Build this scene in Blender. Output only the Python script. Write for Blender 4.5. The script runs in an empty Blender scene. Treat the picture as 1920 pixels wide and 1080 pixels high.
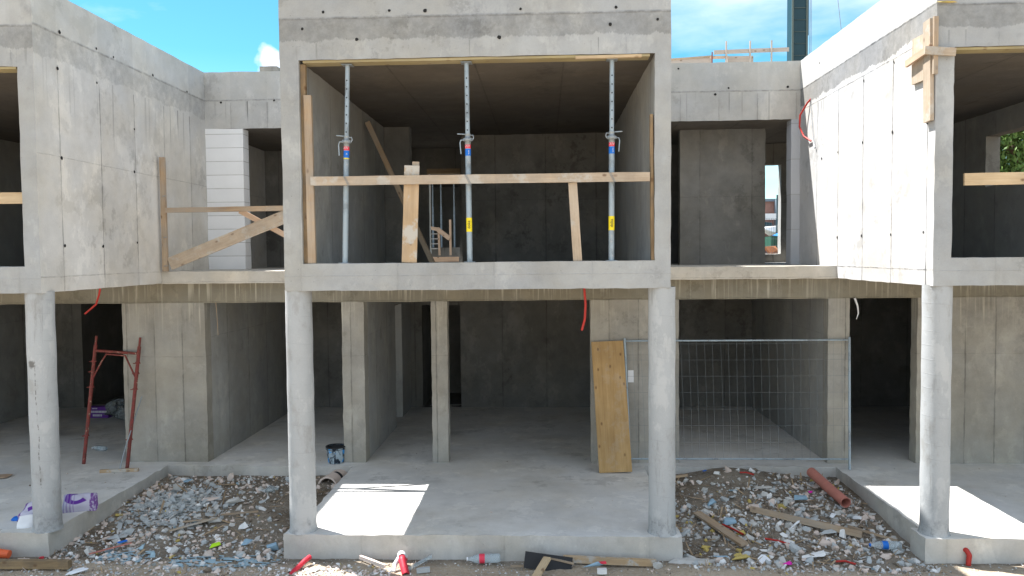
import bpy, bmesh, math, random
import numpy as np
from mathutils import Vector, Matrix, noise
random.seed(7); RNG = np.random.default_rng(11)
S = bpy.context.scene
# ---------------------------------------------------------------- camera
YAW, PITCH, ROLL = 0.0421, 0.0425, -0.0096
cy, sy = math.cos(YAW), math.sin(YAW)
fwd = Vector((-sy*math.cos(PITCH), cy*math.cos(PITCH), -math.sin(PITCH)))
rt = Vector((cy, sy, 0)); up = rt.cross(fwd)
r2 = rt*math.cos(ROLL) + up*math.sin(ROLL); u2 = -rt*math.sin(ROLL) + up*math.cos(ROLL)
cam = bpy.data.objects.new('camera', bpy.data.cameras.new('camera'))
S.collection.objects.link(cam); S.camera = cam
mw = Matrix((r2, u2, -fwd)).transposed().to_4x4(); mw.translation = (0.0708, -8.5132, 3.1158)
cam.matrix_world = mw
cam.data.sensor_width = 36; cam.data.lens = 36*1460.57/1920
cam.data.clip_end = 3000; cam.data.clip_start = 0.1
# ---------------------------------------------------------------- light
SUN = Vector((-0.465, 0.290, 1.0)).normalized()          # towards the sun
EL = math.asin(SUN.z); AZ = math.atan2(SUN.x, SUN.y)     # azimuth clockwise from +Y
W = bpy.data.worlds.new('World'); S.world = W; W.use_nodes = True
wn = W.node_tree; wn.nodes.clear()
def wnode(t, **k):
    n = wn.nodes.new(t)
    for a, b in k.items(): setattr(n, a, b)
    return n
sky = wnode('ShaderNodeTexSky'); sky.sky_type = 'NISHITA'; sky.sun_disc = False
sky.sun_elevation = EL; sky.sun_rotation = AZ; sky.air_density = 1.0; sky.dust_density = 0.15; sky.ozone_density = 1.0
tc = wnode('ShaderNodeTexCoord'); mp = wnode('ShaderNodeMapping'); mp.inputs['Scale'].default_value = (1.0, 1.0, 3.2)
mp.inputs['Location'].default_value = (0.35, 0.1, 0.25)
ns = wnode('ShaderNodeTexNoise'); ns.inputs['Scale'].default_value = 2.6; ns.inputs['Detail'].default_value = 7; ns.inputs['Roughness'].default_value = 0.55
rp = wnode('ShaderNodeValToRGB'); rp.color_ramp.elements[0].position = 0.47; rp.color_ramp.elements[1].position = 0.78
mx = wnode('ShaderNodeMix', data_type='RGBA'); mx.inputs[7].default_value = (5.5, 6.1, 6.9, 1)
tint = wnode('ShaderNodeMix', data_type='RGBA', blend_type='MULTIPLY'); tint.inputs[0].default_value = 1; 
sz = wnode('ShaderNodeSeparateXYZ'); wn.links.new(tc.outputs['Generated'], sz.inputs[0])
hi = wnode('ShaderNodeMapRange'); hi.inputs['From Min'].default_value = 0.42; hi.inputs['From Max'].default_value = 0.75; wn.links.new(sz.outputs['Z'], hi.inputs['Value'])
tm = wnode('ShaderNodeMix', data_type='RGBA'); tm.inputs[6].default_value = (0.36, 0.79, 0.82, 1); tm.inputs[7].default_value = (0.95, 0.90, 0.80, 1)
lo_ = wnode('ShaderNodeMapRange'); lo_.inputs['From Min'].default_value = 0.24; lo_.inputs['From Max'].default_value = 0.03; wn.links.new(sz.outputs['Z'], lo_.inputs['Value'])
tl = wnode('ShaderNodeMix', data_type='RGBA'); tl.inputs[7].default_value = (0.85, 1.10, 1.0, 1)
wn.links.new(hi.outputs[0], tm.inputs[0]); wn.links.new(tm.outputs[2], tl.inputs[6]); wn.links.new(lo_.outputs[0], tl.inputs[0]); wn.links.new(tl.outputs[2], tint.inputs[7])
# unseen cloud bank added behind the camera as neutral fill light for the fronts
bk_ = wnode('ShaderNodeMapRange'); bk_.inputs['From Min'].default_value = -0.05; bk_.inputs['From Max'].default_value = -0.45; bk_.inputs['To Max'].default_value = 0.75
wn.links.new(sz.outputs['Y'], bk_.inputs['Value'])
pd = (r2*((512-960)/1460.57)+u2*(-(112-540)/1460.57)+fwd).normalized()
dv = wnode('ShaderNodeVectorMath', operation='DISTANCE'); dv.inputs[1].default_value = pd[:]
nz2 = wnode('ShaderNodeTexNoise'); nz2.inputs['Scale'].default_value = 26; nz2.inputs['Detail'].default_value = 5
wn.links.new(tc.outputs['Generated'], dv.inputs[0]); wn.links.new(tc.outputs['Generated'], nz2.inputs['Vector'])
ad = wnode('ShaderNodeMath', operation='MULTIPLY_ADD'); ad.inputs[1].default_value = 0.05; wn.links.new(nz2.outputs['Fac'], ad.inputs[0]); wn.links.new(dv.outputs['Value'], ad.inputs[2])
pf = wnode('ShaderNodeMapRange'); pf.inputs['From Min'].default_value = 0.043; pf.inputs['From Max'].default_value = 0.036; wn.links.new(ad.outputs[0], pf.inputs['Value'])
mx0 = wnode('ShaderNodeMath', operation='MAXIMUM'); wn.links.new(pf.outputs[0], mx0.inputs[1])
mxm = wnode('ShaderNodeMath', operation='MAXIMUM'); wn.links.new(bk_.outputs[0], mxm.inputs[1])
bg = wnode('ShaderNodeBackground'); bg.inputs['Strength'].default_value = 0.085
out = wnode('ShaderNodeOutputWorld')
L = wn.links.new
L(tc.outputs['Generated'], mp.inputs['Vector']); L(mp.outputs['Vector'], ns.inputs['Vector']); L(ns.outputs['Fac'], rp.inputs['Fac'])
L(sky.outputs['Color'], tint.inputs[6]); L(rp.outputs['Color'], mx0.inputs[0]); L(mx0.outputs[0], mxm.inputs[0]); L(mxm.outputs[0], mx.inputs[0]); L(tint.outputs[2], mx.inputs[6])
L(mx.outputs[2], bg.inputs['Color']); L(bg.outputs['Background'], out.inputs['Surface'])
sl = bpy.data.lights.new('sun', 'SUN'); sl.energy = 5.0; sl.angle = math.radians(0.53); sl.color = (1.0, 0.975, 0.94)
so = bpy.data.objects.new('sun', sl); S.collection.objects.link(so)
so.rotation_euler = SUN.to_track_quat('Z', 'Y').to_euler(); so.location = (-10, 8, 22)
S.view_settings.view_transform = 'Standard'; S.view_settings.look = 'None'
S.view_settings.gamma = 1; S.view_settings.exposure = 1.47; S.view_settings.use_curve_mapping = False
S.cycles.max_bounces = 10; S.cycles.diffuse_bounces = 4
# ---------------------------------------------------------------- materials
class N:
    def __init__(s, name, rough=0.9):
        s.mat = bpy.data.materials.new(name); s.mat.use_nodes = True
        s.t = s.mat.node_tree; s.b = s.t.nodes['Principled BSDF']
        s.b.inputs['Roughness'].default_value = rough; s.b.inputs['Specular IOR Level'].default_value = 0.25
        s.tc = s.t.nodes.new('ShaderNodeTexCoord'); s.P = s.tc.outputs['Object']
        s.sep = s.t.nodes.new('ShaderNodeSeparateXYZ'); s.link(s.P, s.sep.inputs[0])
        s.x, s.y, s.z = s.sep.outputs
    def link(s, a, b): s.t.links.new(a, b)
    def put(s, inp, v):
        if hasattr(v, 'is_output'): s.link(v, inp)
        elif isinstance(v, (tuple, list)):
            inp.default_value = tuple(v)+((1,) if len(v) == 3 and len(inp.default_value) == 4 else ())
        else: inp.default_value = v
    def m(s, op, a, b=0.0, c=None, clamp=False):
        n = s.t.nodes.new('ShaderNodeMath'); n.operation = op; n.use_clamp = clamp
        s.put(n.inputs[0], a); s.put(n.inputs[1], b)
        if c is not None: s.put(n.inputs[2], c)
        return n.outputs[0]
    def ramp(s, v, a, b, o0=0.0, o1=1.0):
        n = s.t.nodes.new('ShaderNodeMapRange'); n.clamp = True
        s.put(n.inputs['Value'], v); s.put(n.inputs['From Min'], a); s.put(n.inputs['From Max'], b)
        s.put(n.inputs['To Min'], o0); s.put(n.inputs['To Max'], o1); return n.outputs['Result']
    def noise(s, scale=1.0, detail=4, rough=0.5, stretch=(1, 1, 1), off=(0, 0, 0), vec=None, out='Fac'):
        mpn = s.t.nodes.new('ShaderNodeMapping'); mpn.inputs['Scale'].default_value = stretch; mpn.inputs['Location'].default_value = off
        s.link(vec or s.P, mpn.inputs['Vector'])
        n = s.t.nodes.new('ShaderNodeTexNoise'); n.inputs['Scale'].default_value = scale
        n.inputs['Detail'].default_value = detail; n.inputs['Roughness'].default_value = rough
        s.link(mpn.outputs[0], n.inputs['Vector']); return n.outputs[out]
    def voro(s, scale=5.0, stretch=(1, 1, 1), off=(0, 0, 0), out='Distance', rnd=1.0):
        mpn = s.t.nodes.new('ShaderNodeMapping'); mpn.inputs['Scale'].default_value = stretch; mpn.inputs['Location'].default_value = off
        s.link(s.P, mpn.inputs['Vector'])
        n = s.t.nodes.new('ShaderNodeTexVoronoi'); n.inputs['Scale'].default_value = scale; n.inputs['Randomness'].default_value = rnd
        s.link(mpn.outputs[0], n.inputs['Vector']); return n.outputs[out]
    def mix(s, f, a, b, mode='MIX'):
        n = s.t.nodes.new('ShaderNodeMix'); n.data_type = 'RGBA'; n.blend_type = mode
        s.put(n.inputs[0], f); s.put(n.inputs[6], a); s.put(n.inputs[7], b); return n.outputs[2]
    def grey(s, v):
        n = s.t.nodes.new('ShaderNodeCombineXYZ')
        for i in range(3): s.put(n.inputs[i], v)
        return n.outputs[0]
    def rnd(s):
        n = s.t.nodes.new('ShaderNodeObjectInfo'); return n.outputs['Random']
    def bump(s, h, strength=0.5, dist=0.01):
        n = s.t.nodes.new('ShaderNodeBump'); n.inputs['Strength'].default_value = strength; n.inputs['Distance'].default_value = dist
        s.link(h, n.inputs['Height']); s.link(n.outputs[0], s.b.inputs['Normal'])
    def col(s, c): s.put(s.b.inputs['Base Color'], c); return s.mat

def concrete(name, base=(0.40, 0.395, 0.375), seam=None, off=0.0, sp=0.85, ztop=99.0, hl=(), band=None, drips=None, white=None,
             mottle=0.42, pits=1.0, patch=0.0, seamk=0.55, dust=None, panel=0.10, rough=0.88, stain=1.0):
    """cast concrete: cloudy tone, formwork seams with grout fins, air holes, run marks"""
    n = N(name, rough)
    big = n.noise(0.9, 6, 0.62, off=(3, 1, 2)); med = n.noise(5.0, 5, 0.6); fine = n.noise(55, 3, 0.6)
    smear = n.noise(1.6, 5, 0.7, stretch=(1, 1, 0.35), off=(9, 4, 1))
    v = n.m('ADD', 1.0, n.m('MULTIPLY', n.m('SUBTRACT', big, 0.5), mottle*1.6))
    v = n.m('ADD', v, n.m('MULTIPLY', n.m('SUBTRACT', med, 0.5), mottle*0.7))
    v = n.m('ADD', v, n.m('MULTIPLY', n.m('SUBTRACT', fine, 0.5), 0.16))
    v = n.m('ADD', v, n.ramp(smear, 0.55, 0.62, 0, 0.07))
    ax = n.x if seam != 'y' else n.y
    lines = None
    if seam:
        wob = n.m('MULTIPLY', n.m('SUBTRACT', n.noise(7, 3, 0.6, off=(0, 7, 0)), 0.5), 0.018)
        u = n.m('DIVIDE', n.m('SUBTRACT', n.m('ADD', ax, wob), off), sp)
        cell = n.m('FLOOR', u); f = n.m('FRACT', u)
        wn_ = n.t.nodes.new('ShaderNodeTexWhiteNoise'); wn_.noise_dimensions = '1D'; n.put(wn_.inputs['W'], cell)
        v = n.m('ADD', v, n.m('MULTIPLY', n.m('SUBTRACT', wn_.outputs['Value'], 0.5), panel))
        d = n.m('MULTIPLY', n.m('MINIMUM', f, n.m('SUBTRACT', 1.0, f)), sp)
        wid = n.ramp(n.noise(3.2, 4, 0.7, off=(5, 5, 5)), 0.35, 0.70, 0.004, 0.024)
        lines = n.ramp(d, 0.0, wid, 1.0, 0.0)
        halo = n.m('MULTIPLY', n.ramp(d, 0.0, 0.06, 1.0, 0.0), n.ramp(n.noise(4, 3, 0.6, off=(1, 8, 2)), 0.4, 0.7, -0.08, 0.06))
        below = n.ramp(n.z, ztop-0.01, ztop, 1.0, 0.0)
        lines = n.m('MULTIPLY', n.m('MULTIPLY', lines, below), n.ramp(n.noise(2.2, 4, 0.6, off=(2, 2, 7)), 0.36, 0.55, 0.35, 1.0))
        v = n.m('ADD', v, n.m('MULTIPLY', halo, below))
        v = n.m('MULTIPLY', v, n.m('SUBTRACT', 1.0, n.m('MULTIPLY', lines, seamk)))
    if band:
        z0, z1, k = band
        edge = n.m('ADD', z0, n.m('MULTIPLY', n.m('SUBTRACT', n.noise(2.2, 8, 0.78, stretch=(1, 1, 0.0)), 0.5), 0.32))
        bm_ = n.m('MULTIPLY', n.ramp(n.z, edge, n.m('ADD', edge, 0.012), 0, 1), n.ramp(n.z, z1-0.006, z1, 1, 0))
        sp2 = n.ramp(n.noise(9, 6, 0.75, off=(4, 0, 0)), 0.42, 0.6, 0.9, 1.08)
        v = n.m('ADD', n.m('MULTIPLY', v, n.m('SUBTRACT', 1.0, bm_)), n.m('MULTIPLY', bm_, n.m('MULTIPLY', n.m('MULTIPLY', v, k), sp2)))
    for (hz, hw, hk) in hl:
        wob = n.m('MULTIPLY', n.m('SUBTRACT', n.noise(4, 5, 0.7, off=(hz, 2, 0)), 0.5), 0.03)
        d = n.m('ABSOLUTE', n.m('SUBTRACT', n.m('ADD', n.z, wob), hz))
        brk = n.ramp(n.noise(8, 5, 0.7, off=(0, hz, 3)), 0.38, 0.6, 0.2, 1.0)
        hm = n.m('MULTIPLY', n.ramp(d, 0.0, hw, 1.0, 0.0), brk)
        v = n.m('MULTIPLY', v, n.m('SUBTRACT', 1.0, n.m('MULTIPLY', hm, hk)))
        lines = hm if lines is None else n.m('MAXIMUM', lines, hm)
    if drips:
        zt, ln, k = drips
        comb = n.noise(16, 2, 0.5, stretch=(1, 1, 0.012), off=(3, 3, 0)); grp = n.noise(1.3, 3, 0.5, stretch=(1, 1, 0.0), off=(8, 0, 0))
        lenv = n.m('MULTIPLY', n.noise(9, 2, 0.5, stretch=(1, 1, 0.0), off=(1, 1, 1)), ln*2)
        m1 = n.m('MULTIPLY', n.ramp(comb, 0.60, 0.66, 0, 1), n.ramp(grp, 0.42, 0.58, 0.1, 1))
        dz = n.m('SUBTRACT', zt, n.z)
        m1 = n.m('MULTIPLY', m1, n.m('MULTIPLY', n.ramp(dz, 0.0, 0.01, 0, 1), n.ramp(dz, n.m('MULTIPLY', lenv, 0.5), lenv, 1, 0)))
        v = n.m('MULTIPLY', v, n.m('SUBTRACT', 1.0, n.m('MULTIPLY', m1, k)))
    if pits:
        vd = n.voro(13, off=(2, 9, 4)); vc = n.voro(13, off=(2, 9, 4), out='Color')
        pr = n.ramp(vd, 0.03, 0.07, 1.0, 0.0); pm = n.m('MULTIPLY', pr, n.ramp(vc, 0.62, 0.66, 0, 1))
        v = n.m('MULTIPLY', v, n.m('SUBTRACT', 1.0, n.m('MULTIPLY', pm, 0.5*pits)))
    c = n.mix(1.0, base, n.grey(v), 'MULTIPLY')
    tn = n.ramp(n.noise(0.8, 5, 0.65, off=(0, 0, 9)), 0.40, 0.62, 0, 0.6)
    c = n.mix(tn, c, n.mix(1.0, c, (1.03, 0.965, 0.85), 'MULTIPLY'))
    if patch:
        pt = n.ramp(n.noise(1.1, 7, 0.72, off=(7, 2, 5)), 0.60, 0.63, 0, patch)
        c = n.mix(pt, c, (0.40, 0.38, 0.34))
    if white:
        zt, ln = white
        comb = n.noise(24, 3, 0.65, stretch=(1, 1, 0.02), off=(5, 1, 0)); grp = n.noise(1.7, 3, 0.5, stretch=(1, 1, 0), off=(2, 0, 4))
        dz = n.m('SUBTRACT', zt, n.z); lenv = n.m('MULTIPLY', n.noise(7, 2, 0.5, stretch=(1, 1, 0), off=(4, 1, 6)), ln*2)
        m2 = n.m('MULTIPLY', n.m('MULTIPLY', n.ramp(comb, 0.53, 0.64, 0, 0.75), n.ramp(grp, 0.34, 0.54, 0.2, 1)), n.ramp(dz, n.m('MULTIPLY', lenv, 0.4), lenv, 1, 0))
        c = n.mix(m2, c, (0.46, 0.44, 0.37))
    if dust:
        dm = n.ramp(n.noise(1.1, 6, 0.66, off=(1, 5, 0)), 0.42, 0.66, 0, 0.8)
        c = n.mix(dm, c, dust)
    sa = n.noise(2.3, 8, 0.74, off=(11, 3, 6)); sb = n.noise(0.6, 3, 0.5, off=(6, 6, 1))
    stn = n.m('MULTIPLY', n.ramp(sa, 0.545, 0.60, 0, 0.42), n.ramp(sb, 0.42, 0.62, 0.1, 1))
    c = n.mix(n.m('MULTIPLY', stn, stain), c, n.mix(1.0, c, (0.52, 0.51, 0.49), 'MULTIPLY'))
    lt = n.m('MULTIPLY', n.ramp(n.noise(1.9, 7, 0.7, stretch=(1, 1, .6), off=(2, 13, 6)), 0.56, 0.59, 0, 0.5), stain)
    c = n.mix(lt, c, n.mix(1.0, c, (1.22, 1.21, 1.19), 'MULTIPLY'))
    h = n.m('ADD', n.m('MULTIPLY', fine, 0.35), n.m('MULTIPLY', med, 0.6))
    if lines is not None: h = n.m('ADD', h, n.m('MULTIPLY', lines, 1.2))
    n.bump(h, 0.45, 0.006)
    return n.col(c)

def plain(name, c, rough=0.6, var=0.15, scale=8, metal=0.0, bump=0.0, spec=0.3):
    n = N(name, rough)
    nz = n.noise(scale, 5, 0.6)
    v = n.m('ADD', 1.0, n.m('MULTIPLY', n.m('SUBTRACT', nz, 0.5), var*2))
    n.b.inputs['Metallic'].default_value = metal; n.b.inputs['Specular IOR Level'].default_value = spec
    if bump: n.bump(n.noise(scale*4, 4, 0.6), bump, 0.01)
    return n.col(n.mix(1.0, c, n.grey(v), 'MULTIPLY'))

def wood(name, c1=(0.50, 0.41, 0.31), c2=(0.38, 0.29, 0.205), smear=0.0, grey=0.0, boards=0.0, dark=0.0):
    """grain runs along the board's own X axis"""
    n = N(name, 0.75)
    r = n.rnd(); offv = n.t.nodes.new('ShaderNodeVectorMath'); offv.operation = 'ADD'
    sc = n.m('MULTIPLY', r, 37.0); n.link(n.P, offv.inputs[0]); n.link(n.grey(sc), offv.inputs[1]); V = offv.outputs[0]
    g = n.noise(14, 6, 0.65, stretch=(0.12, 1.6, 1.6), vec=V); g2 = n.noise(60, 3, 0.6, stretch=(0.05, 1.5, 1.5), vec=V)
    f = n.m('ADD', n.m('MULTIPLY', g, 0.75), n.m('MULTIPLY', g2, 0.35))
    c = n.mix(n.ramp(f, 0.38, 0.72), c1, c2)
    kd = n.t.nodes.new('ShaderNodeTexVoronoi'); kd.inputs['Scale'].default_value = 5.5; kd.voronoi_dimensions = '2D'
    mpn = n.t.nodes.new('ShaderNodeMapping'); mpn.inputs['Scale'].default_value = (0.62, 1, 0.35); n.link(V, mpn.inputs['Vector']); n.link(mpn.outputs[0], kd.inputs['Vector'])
    kn = n.m('MULTIPLY', n.ramp(kd.outputs['Distance'], 0.04, 0.11, 1, 0), n.ramp(kd.outputs['Color'], 0.40, 0.44, 0, 1))
    c = n.mix(n.m('MULTIPLY', kn, 0.75), c, (0.13, 0.065, 0.03))
    tone = n.ramp(n.noise(1.7, 4, 0.6, vec=V), 0.3, 0.7, 0.82, 1.14)
    c = n.mix(1.0, c, n.grey(tone), 'MULTIPLY')
    if boards:
        u = n.m('FRACT', n.m('DIVIDE', n.m('ADD', n.y, 10.0), boards)); d = n.m('MINIMUM', u, n.m('SUBTRACT', 1.0, u))
        c = n.mix(n.ramp(d, 0.0, 0.03, 0.45, 0.0), c, (0.20, 0.12, 0.06))
    if grey:
        gm = n.ramp(n.noise(3.0, 5, 0.65, vec=V, off=(3, 3, 3)), 0.35, 0.65, 0, grey)
        c = n.mix(gm, c, (0.33, 0.30, 0.26))
    if smear:
        sm = n.ramp(n.noise(3.4, 6, 0.7, vec=V, off=(8, 1, 3)), 0.53, 0.60, 0, smear)
        c = n.mix(sm, c, (0.46, 0.44, 0.40))
    if dark:
        dm = n.ramp(n.noise(5, 5, 0.7, vec=V, off=(2, 7, 3)), 0.45, 0.7, 0, dark)
        c = n.mix(dm, c, (0.12, 0.10, 0.08))
    n.bump(f, 0.35, 0.004)
    return n.col(c)

SEAM_L = dict(seam='y', off=0.43, sp=0.845)
M = {}
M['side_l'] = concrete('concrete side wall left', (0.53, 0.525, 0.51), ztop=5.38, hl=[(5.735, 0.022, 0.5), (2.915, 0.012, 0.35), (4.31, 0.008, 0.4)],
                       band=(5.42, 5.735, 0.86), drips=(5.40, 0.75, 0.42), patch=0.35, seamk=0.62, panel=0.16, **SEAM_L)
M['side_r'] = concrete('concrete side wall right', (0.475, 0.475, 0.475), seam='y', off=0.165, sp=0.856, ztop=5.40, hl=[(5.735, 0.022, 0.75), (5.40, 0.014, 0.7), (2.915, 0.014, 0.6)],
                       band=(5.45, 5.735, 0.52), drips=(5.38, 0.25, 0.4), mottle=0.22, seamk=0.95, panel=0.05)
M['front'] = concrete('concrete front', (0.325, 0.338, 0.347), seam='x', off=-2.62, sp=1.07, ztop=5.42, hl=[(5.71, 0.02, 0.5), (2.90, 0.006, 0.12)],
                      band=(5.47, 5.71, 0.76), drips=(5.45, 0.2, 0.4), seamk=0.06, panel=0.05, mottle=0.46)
M['recess'] = concrete('concrete recess wall', (0.43, 0.43, 0.42), seam='x', off=2.30, sp=0.62, hl=[(5.735, 0.02, 0.45)], drips=(5.72, 0.45, 0.55), seamk=0.3, ztop=5.7)
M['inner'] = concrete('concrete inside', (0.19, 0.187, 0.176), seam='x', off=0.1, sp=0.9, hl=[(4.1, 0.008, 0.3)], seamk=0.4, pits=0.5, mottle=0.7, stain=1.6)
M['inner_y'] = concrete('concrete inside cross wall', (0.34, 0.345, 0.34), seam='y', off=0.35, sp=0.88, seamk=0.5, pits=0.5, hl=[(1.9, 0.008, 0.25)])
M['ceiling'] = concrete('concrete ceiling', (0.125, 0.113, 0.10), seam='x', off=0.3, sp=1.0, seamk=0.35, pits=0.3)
M['ground'] = concrete('concrete ground floor wall', (0.315, 0.305, 0.278), seam='x', off=-5.86, sp=0.43, hl=[(1.62, 0.008, 0.25)], seamk=0.5, patch=0.35, white=(2.5, 0.7), panel=0.16, mottle=0.6)
M['beam'] = concrete('concrete beam with lime runs', (0.225, 0.212, 0.172), white=(2.74, 0.36), hl=[(2.45, 0.012, 0.3)], mottle=0.4)
M['slab'] = concrete('concrete floor', (0.60, 0.59, 0.57), pits=0.0, mottle=0.38, dust=(0.72, 0.705, 0.675), hl=[(-0.02, 0.006, 0.15)])
M['slab_edge'] = concrete('concrete slab edge', (0.47, 0.46, 0.44), pits=0.6, mottle=0.5, patch=0.35, seam='x', off=-0.4, sp=1.6, seamk=0.12)
M['balcony'] = concrete('concrete balcony slab', (0.45, 0.435, 0.40), pits=0.5, hl=[(2.76, 0.01, 0.3)])
def column_mat(stained=False):
    n = N('concrete column', 0.85)
    big = n.noise(1.5, 5, 0.6); fine = n.noise(60, 3, 0.6)
    u = n.m('FRACT', n.m('MULTIPLY', n.m('ADD', n.z, n.m('ADD', n.m('MULTIPLY', n.x, 0.12), n.m('MULTIPLY', n.noise(3, 3, 0.6), 0.03))), 6.5))
    ring = n.m('MULTIPLY', n.ramp(n.m('MINIMUM', u, n.m('SUBTRACT', 1.0, u)), 0.0, 0.03, 1, 0), n.ramp(n.noise(5, 4, 0.6, off=(3, 3, 3)), 0.45, 0.6, 0.05, 1))
    v = n.m('ADD', 0.86, n.m('MULTIPLY', big, 0.28)); v = n.m('ADD', v, n.m('MULTIPLY', n.m('SUBTRACT', fine, 0.5), 0.14))
    v = n.m('MULTIPLY', v, n.m('SUBTRACT', 1.0, n.m('MULTIPLY', ring, 0.12)))
    foot = n.m('MULTIPLY', n.ramp(n.m('ADD', n.z, n.m('MULTIPLY', n.noise(6, 5, 0.7), 0.25)), 0.24, 0.34, 1, 0), n.ramp(n.noise(22, 5, 0.75), 0.45, 0.6, 0.15, 0.6))
    c = n.mix(1.0, (0.375, 0.39, 0.40), n.grey(v), 'MULTIPLY'); c = n.mix(foot, c, (0.20, 0.20, 0.195))
    vd = n.voro(16, off=(2, 9, 4)); vc = n.voro(16, off=(2, 9, 4), out='Color')
    c = n.mix(n.m('MULTIPLY', n.ramp(vd, 0.03, 0.09, 1, 0), n.ramp(vc, 0.58, 0.62, 0, 0.6)), c, (0.14, 0.14, 0.135))
    sm = n.noise(3.2, 7, 0.7, stretch=(1, 1, 0.5), off=(7, 2, 2)); c = n.mix(n.ramp(sm, 0.54, 0.58, 0, 0.5), c, (0.48, 0.49, 0.49)); c = n.mix(n.ramp(sm, 0.44, 0.36, 0, 0.5), c, (0.27, 0.265, 0.25))
    st = n.m('MULTIPLY', n.ramp(n.noise(9, 5, 0.7, stretch=(1, 1, 0.12), off=(4, 2, 0)), 0.60, 0.70, 0, 0.9), 0.5)
    c = n.mix(st, c, (0.20, 0.20, 0.19))
    if stained:
        wx = n.m('ADD', -5.66, n.m('ADD', n.m('MULTIPLY', n.m('SUBTRACT', n.noise(3, 4, 0.6), 0.5), 0.05), n.m('MULTIPLY', n.z, -0.02)))
        ln = n.m('MULTIPLY', n.ramp(n.m('ABSOLUTE', n.m('SUBTRACT', n.x, wx)), 0.002, 0.008, 1, 0), n.ramp(n.noise(30, 4, 0.7), 0.48, 0.56, 0, .85))
        ln = n.m('MULTIPLY', ln, n.m('MULTIPLY', n.ramp(n.z, 0.5, 0.55, 0, 1), n.ramp(n.z, 1.85, 1.95, 1, 0)))
        cb = n.t.nodes.new('ShaderNodeVectorMath'); cb.operation = 'DISTANCE'; cb.inputs[1].default_value = (-5.73, 0.01, 1.93); n.link(n.P, cb.inputs[0])
        sp = n.ramp(n.m('ADD', cb.outputs['Value'], n.m('MULTIPLY', n.noise(25, 5, 0.7), 0.09)), 0.075, 0.10, .85, 0)
        c = n.mix(n.m('MAXIMUM', ln, sp), c, (0.12, 0.115, 0.105))
    n.bump(n.m('ADD', n.m('MULTIPLY', fine, 0.5), ring), 0.4, 0.006)
    return n.col(c)
M['column'] = column_mat(); M['column_st'] = column_mat(True)
def block_mat(row_h=0.226, base=(0.76, 0.77, 0.78)):
    n = N('aerated block', 0.9)
    row = n.m('DIVIDE', n.m('ADD', n.z, -2.915), row_h); rf = n.m('FRACT', row); ri = n.m('FLOOR', row)
    d = n.m('MULTIPLY', n.m('MINIMUM', rf, n.m('SUBTRACT', 1.0, rf)), row_h)
    j = n.ramp(d, 0.002, n.ramp(n.noise(6, 4, 0.7), 0.3, 0.7, 0.004, 0.010), 1, 0)
    wn_ = n.t.nodes.new('ShaderNodeTexWhiteNoise'); wn_.noise_dimensions = '1D'; n.put(wn_.inputs['W'], ri)
    v = n.m('ADD', n.m('ADD', 0.86, n.m('MULTIPLY', wn_.outputs['Value'], 0.08)), n.m('MULTIPLY', n.noise(3, 5, 0.6), 0.16))
    c = n.mix(1.0, base, n.grey(v), 'MULTIPLY'); c = n.mix(n.m('MULTIPLY', j, 0.7), c, (0.28, 0.27, 0.25))
    n.bump(n.m('ADD', n.m('MULTIPLY', j, -1.0), n.m('MULTIPLY', n.noise(50, 3), 0.3)), 0.4, 0.006); return n.col(c)
M['block'] = block_mat(); M['jamb'] = block_mat(0.57, (0.46, 0.47, 0.49))
M['hole'] = plain('tie hole dark', (0.02, 0.02, 0.02), 0.95)
M['wood'] = wood('pale timber', smear=0.7, grey=0.35, dark=0.25)
M['wood_new'] = wood('fresh timber', (0.56, 0.44, 0.29), (0.44, 0.32, 0.19))
M['wood_pink'] = wood('reddish timber', (0.54, 0.40, 0.29), (0.42, 0.29, 0.20))
M['wood_old'] = wood('weathered timber', (0.46, 0.34, 0.22), (0.30, 0.20, 0.12), grey=0.6)
M['wood_cem'] = wood('cement smeared timber', (0.50, 0.36, 0.22), (0.36, 0.24, 0.13), smear=0.9, grey=0.3)
M['wood_dirty'] = wood('dirty timber', (0.34, 0.24, 0.13), (0.18, 0.12, 0.07), dark=0.6)
M['form'] = wood('formwork board', (0.40, 0.34, 0.18), (0.28, 0.22, 0.11), grey=0.3)
M['bigboard'] = wood('knotty board', (0.45, 0.30, 0.14), (0.34, 0.21, 0.085), smear=0.14, boards=0.115)
def steel_mat():
    n = N('galvanised steel', 0.5); n.b.inputs['Metallic'].default_value = 0.3
    a = n.ramp(n.noise(7, 6, 0.7, stretch=(1, 1, .5)), .50, .64); b = n.ramp(n.noise(26, 5, 0.75, off=(3, 3, 3)), .57, .63, 0, .8)
    c = n.mix(a, (0.31, 0.375, 0.42), (0.20, 0.23, 0.25)); c = n.mix(b, c, (0.42, 0.41, 0.39)); n.bump(b, .3, .003); return n.col(c)
M['steel'] = steel_mat()
M['steel_dk'] = plain('worn steel', (0.28, 0.31, 0.33), 0.5, 0.3, 30, metal=0.4, bump=0.2)
M['wire'] = plain('fence wire', (0.17, 0.19, 0.20), 0.45, 0.1, 30, metal=0.5)
M['red_st'] = plain('red sticker', (0.72, 0.05, 0.09), 0.5)
M['blue_st'] = plain('blue sticker', (0.01, 0.14, 0.55), 0.5)
M['yel_st'] = plain('yellow sticker', (0.80, 0.64, 0.02), 0.5)
M['white'] = plain('white plastic', (0.75, 0.76, 0.78), 0.5, 0.12)
M['ink'] = plain('dark print', (0.03, 0.03, 0.04), 0.6)
M['conduit'] = plain('red conduit', (0.40, 0.03, 0.022), 0.45, 0.15, 10)
M['conduit_pk'] = plain('crimson corrugated pipe', (0.55, 0.03, 0.05), 0.5, 0.2, 10)
M['orange'] = plain('orange pipe', (0.70, 0.13, 0.045), 0.5, 0.2, 6)
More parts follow.
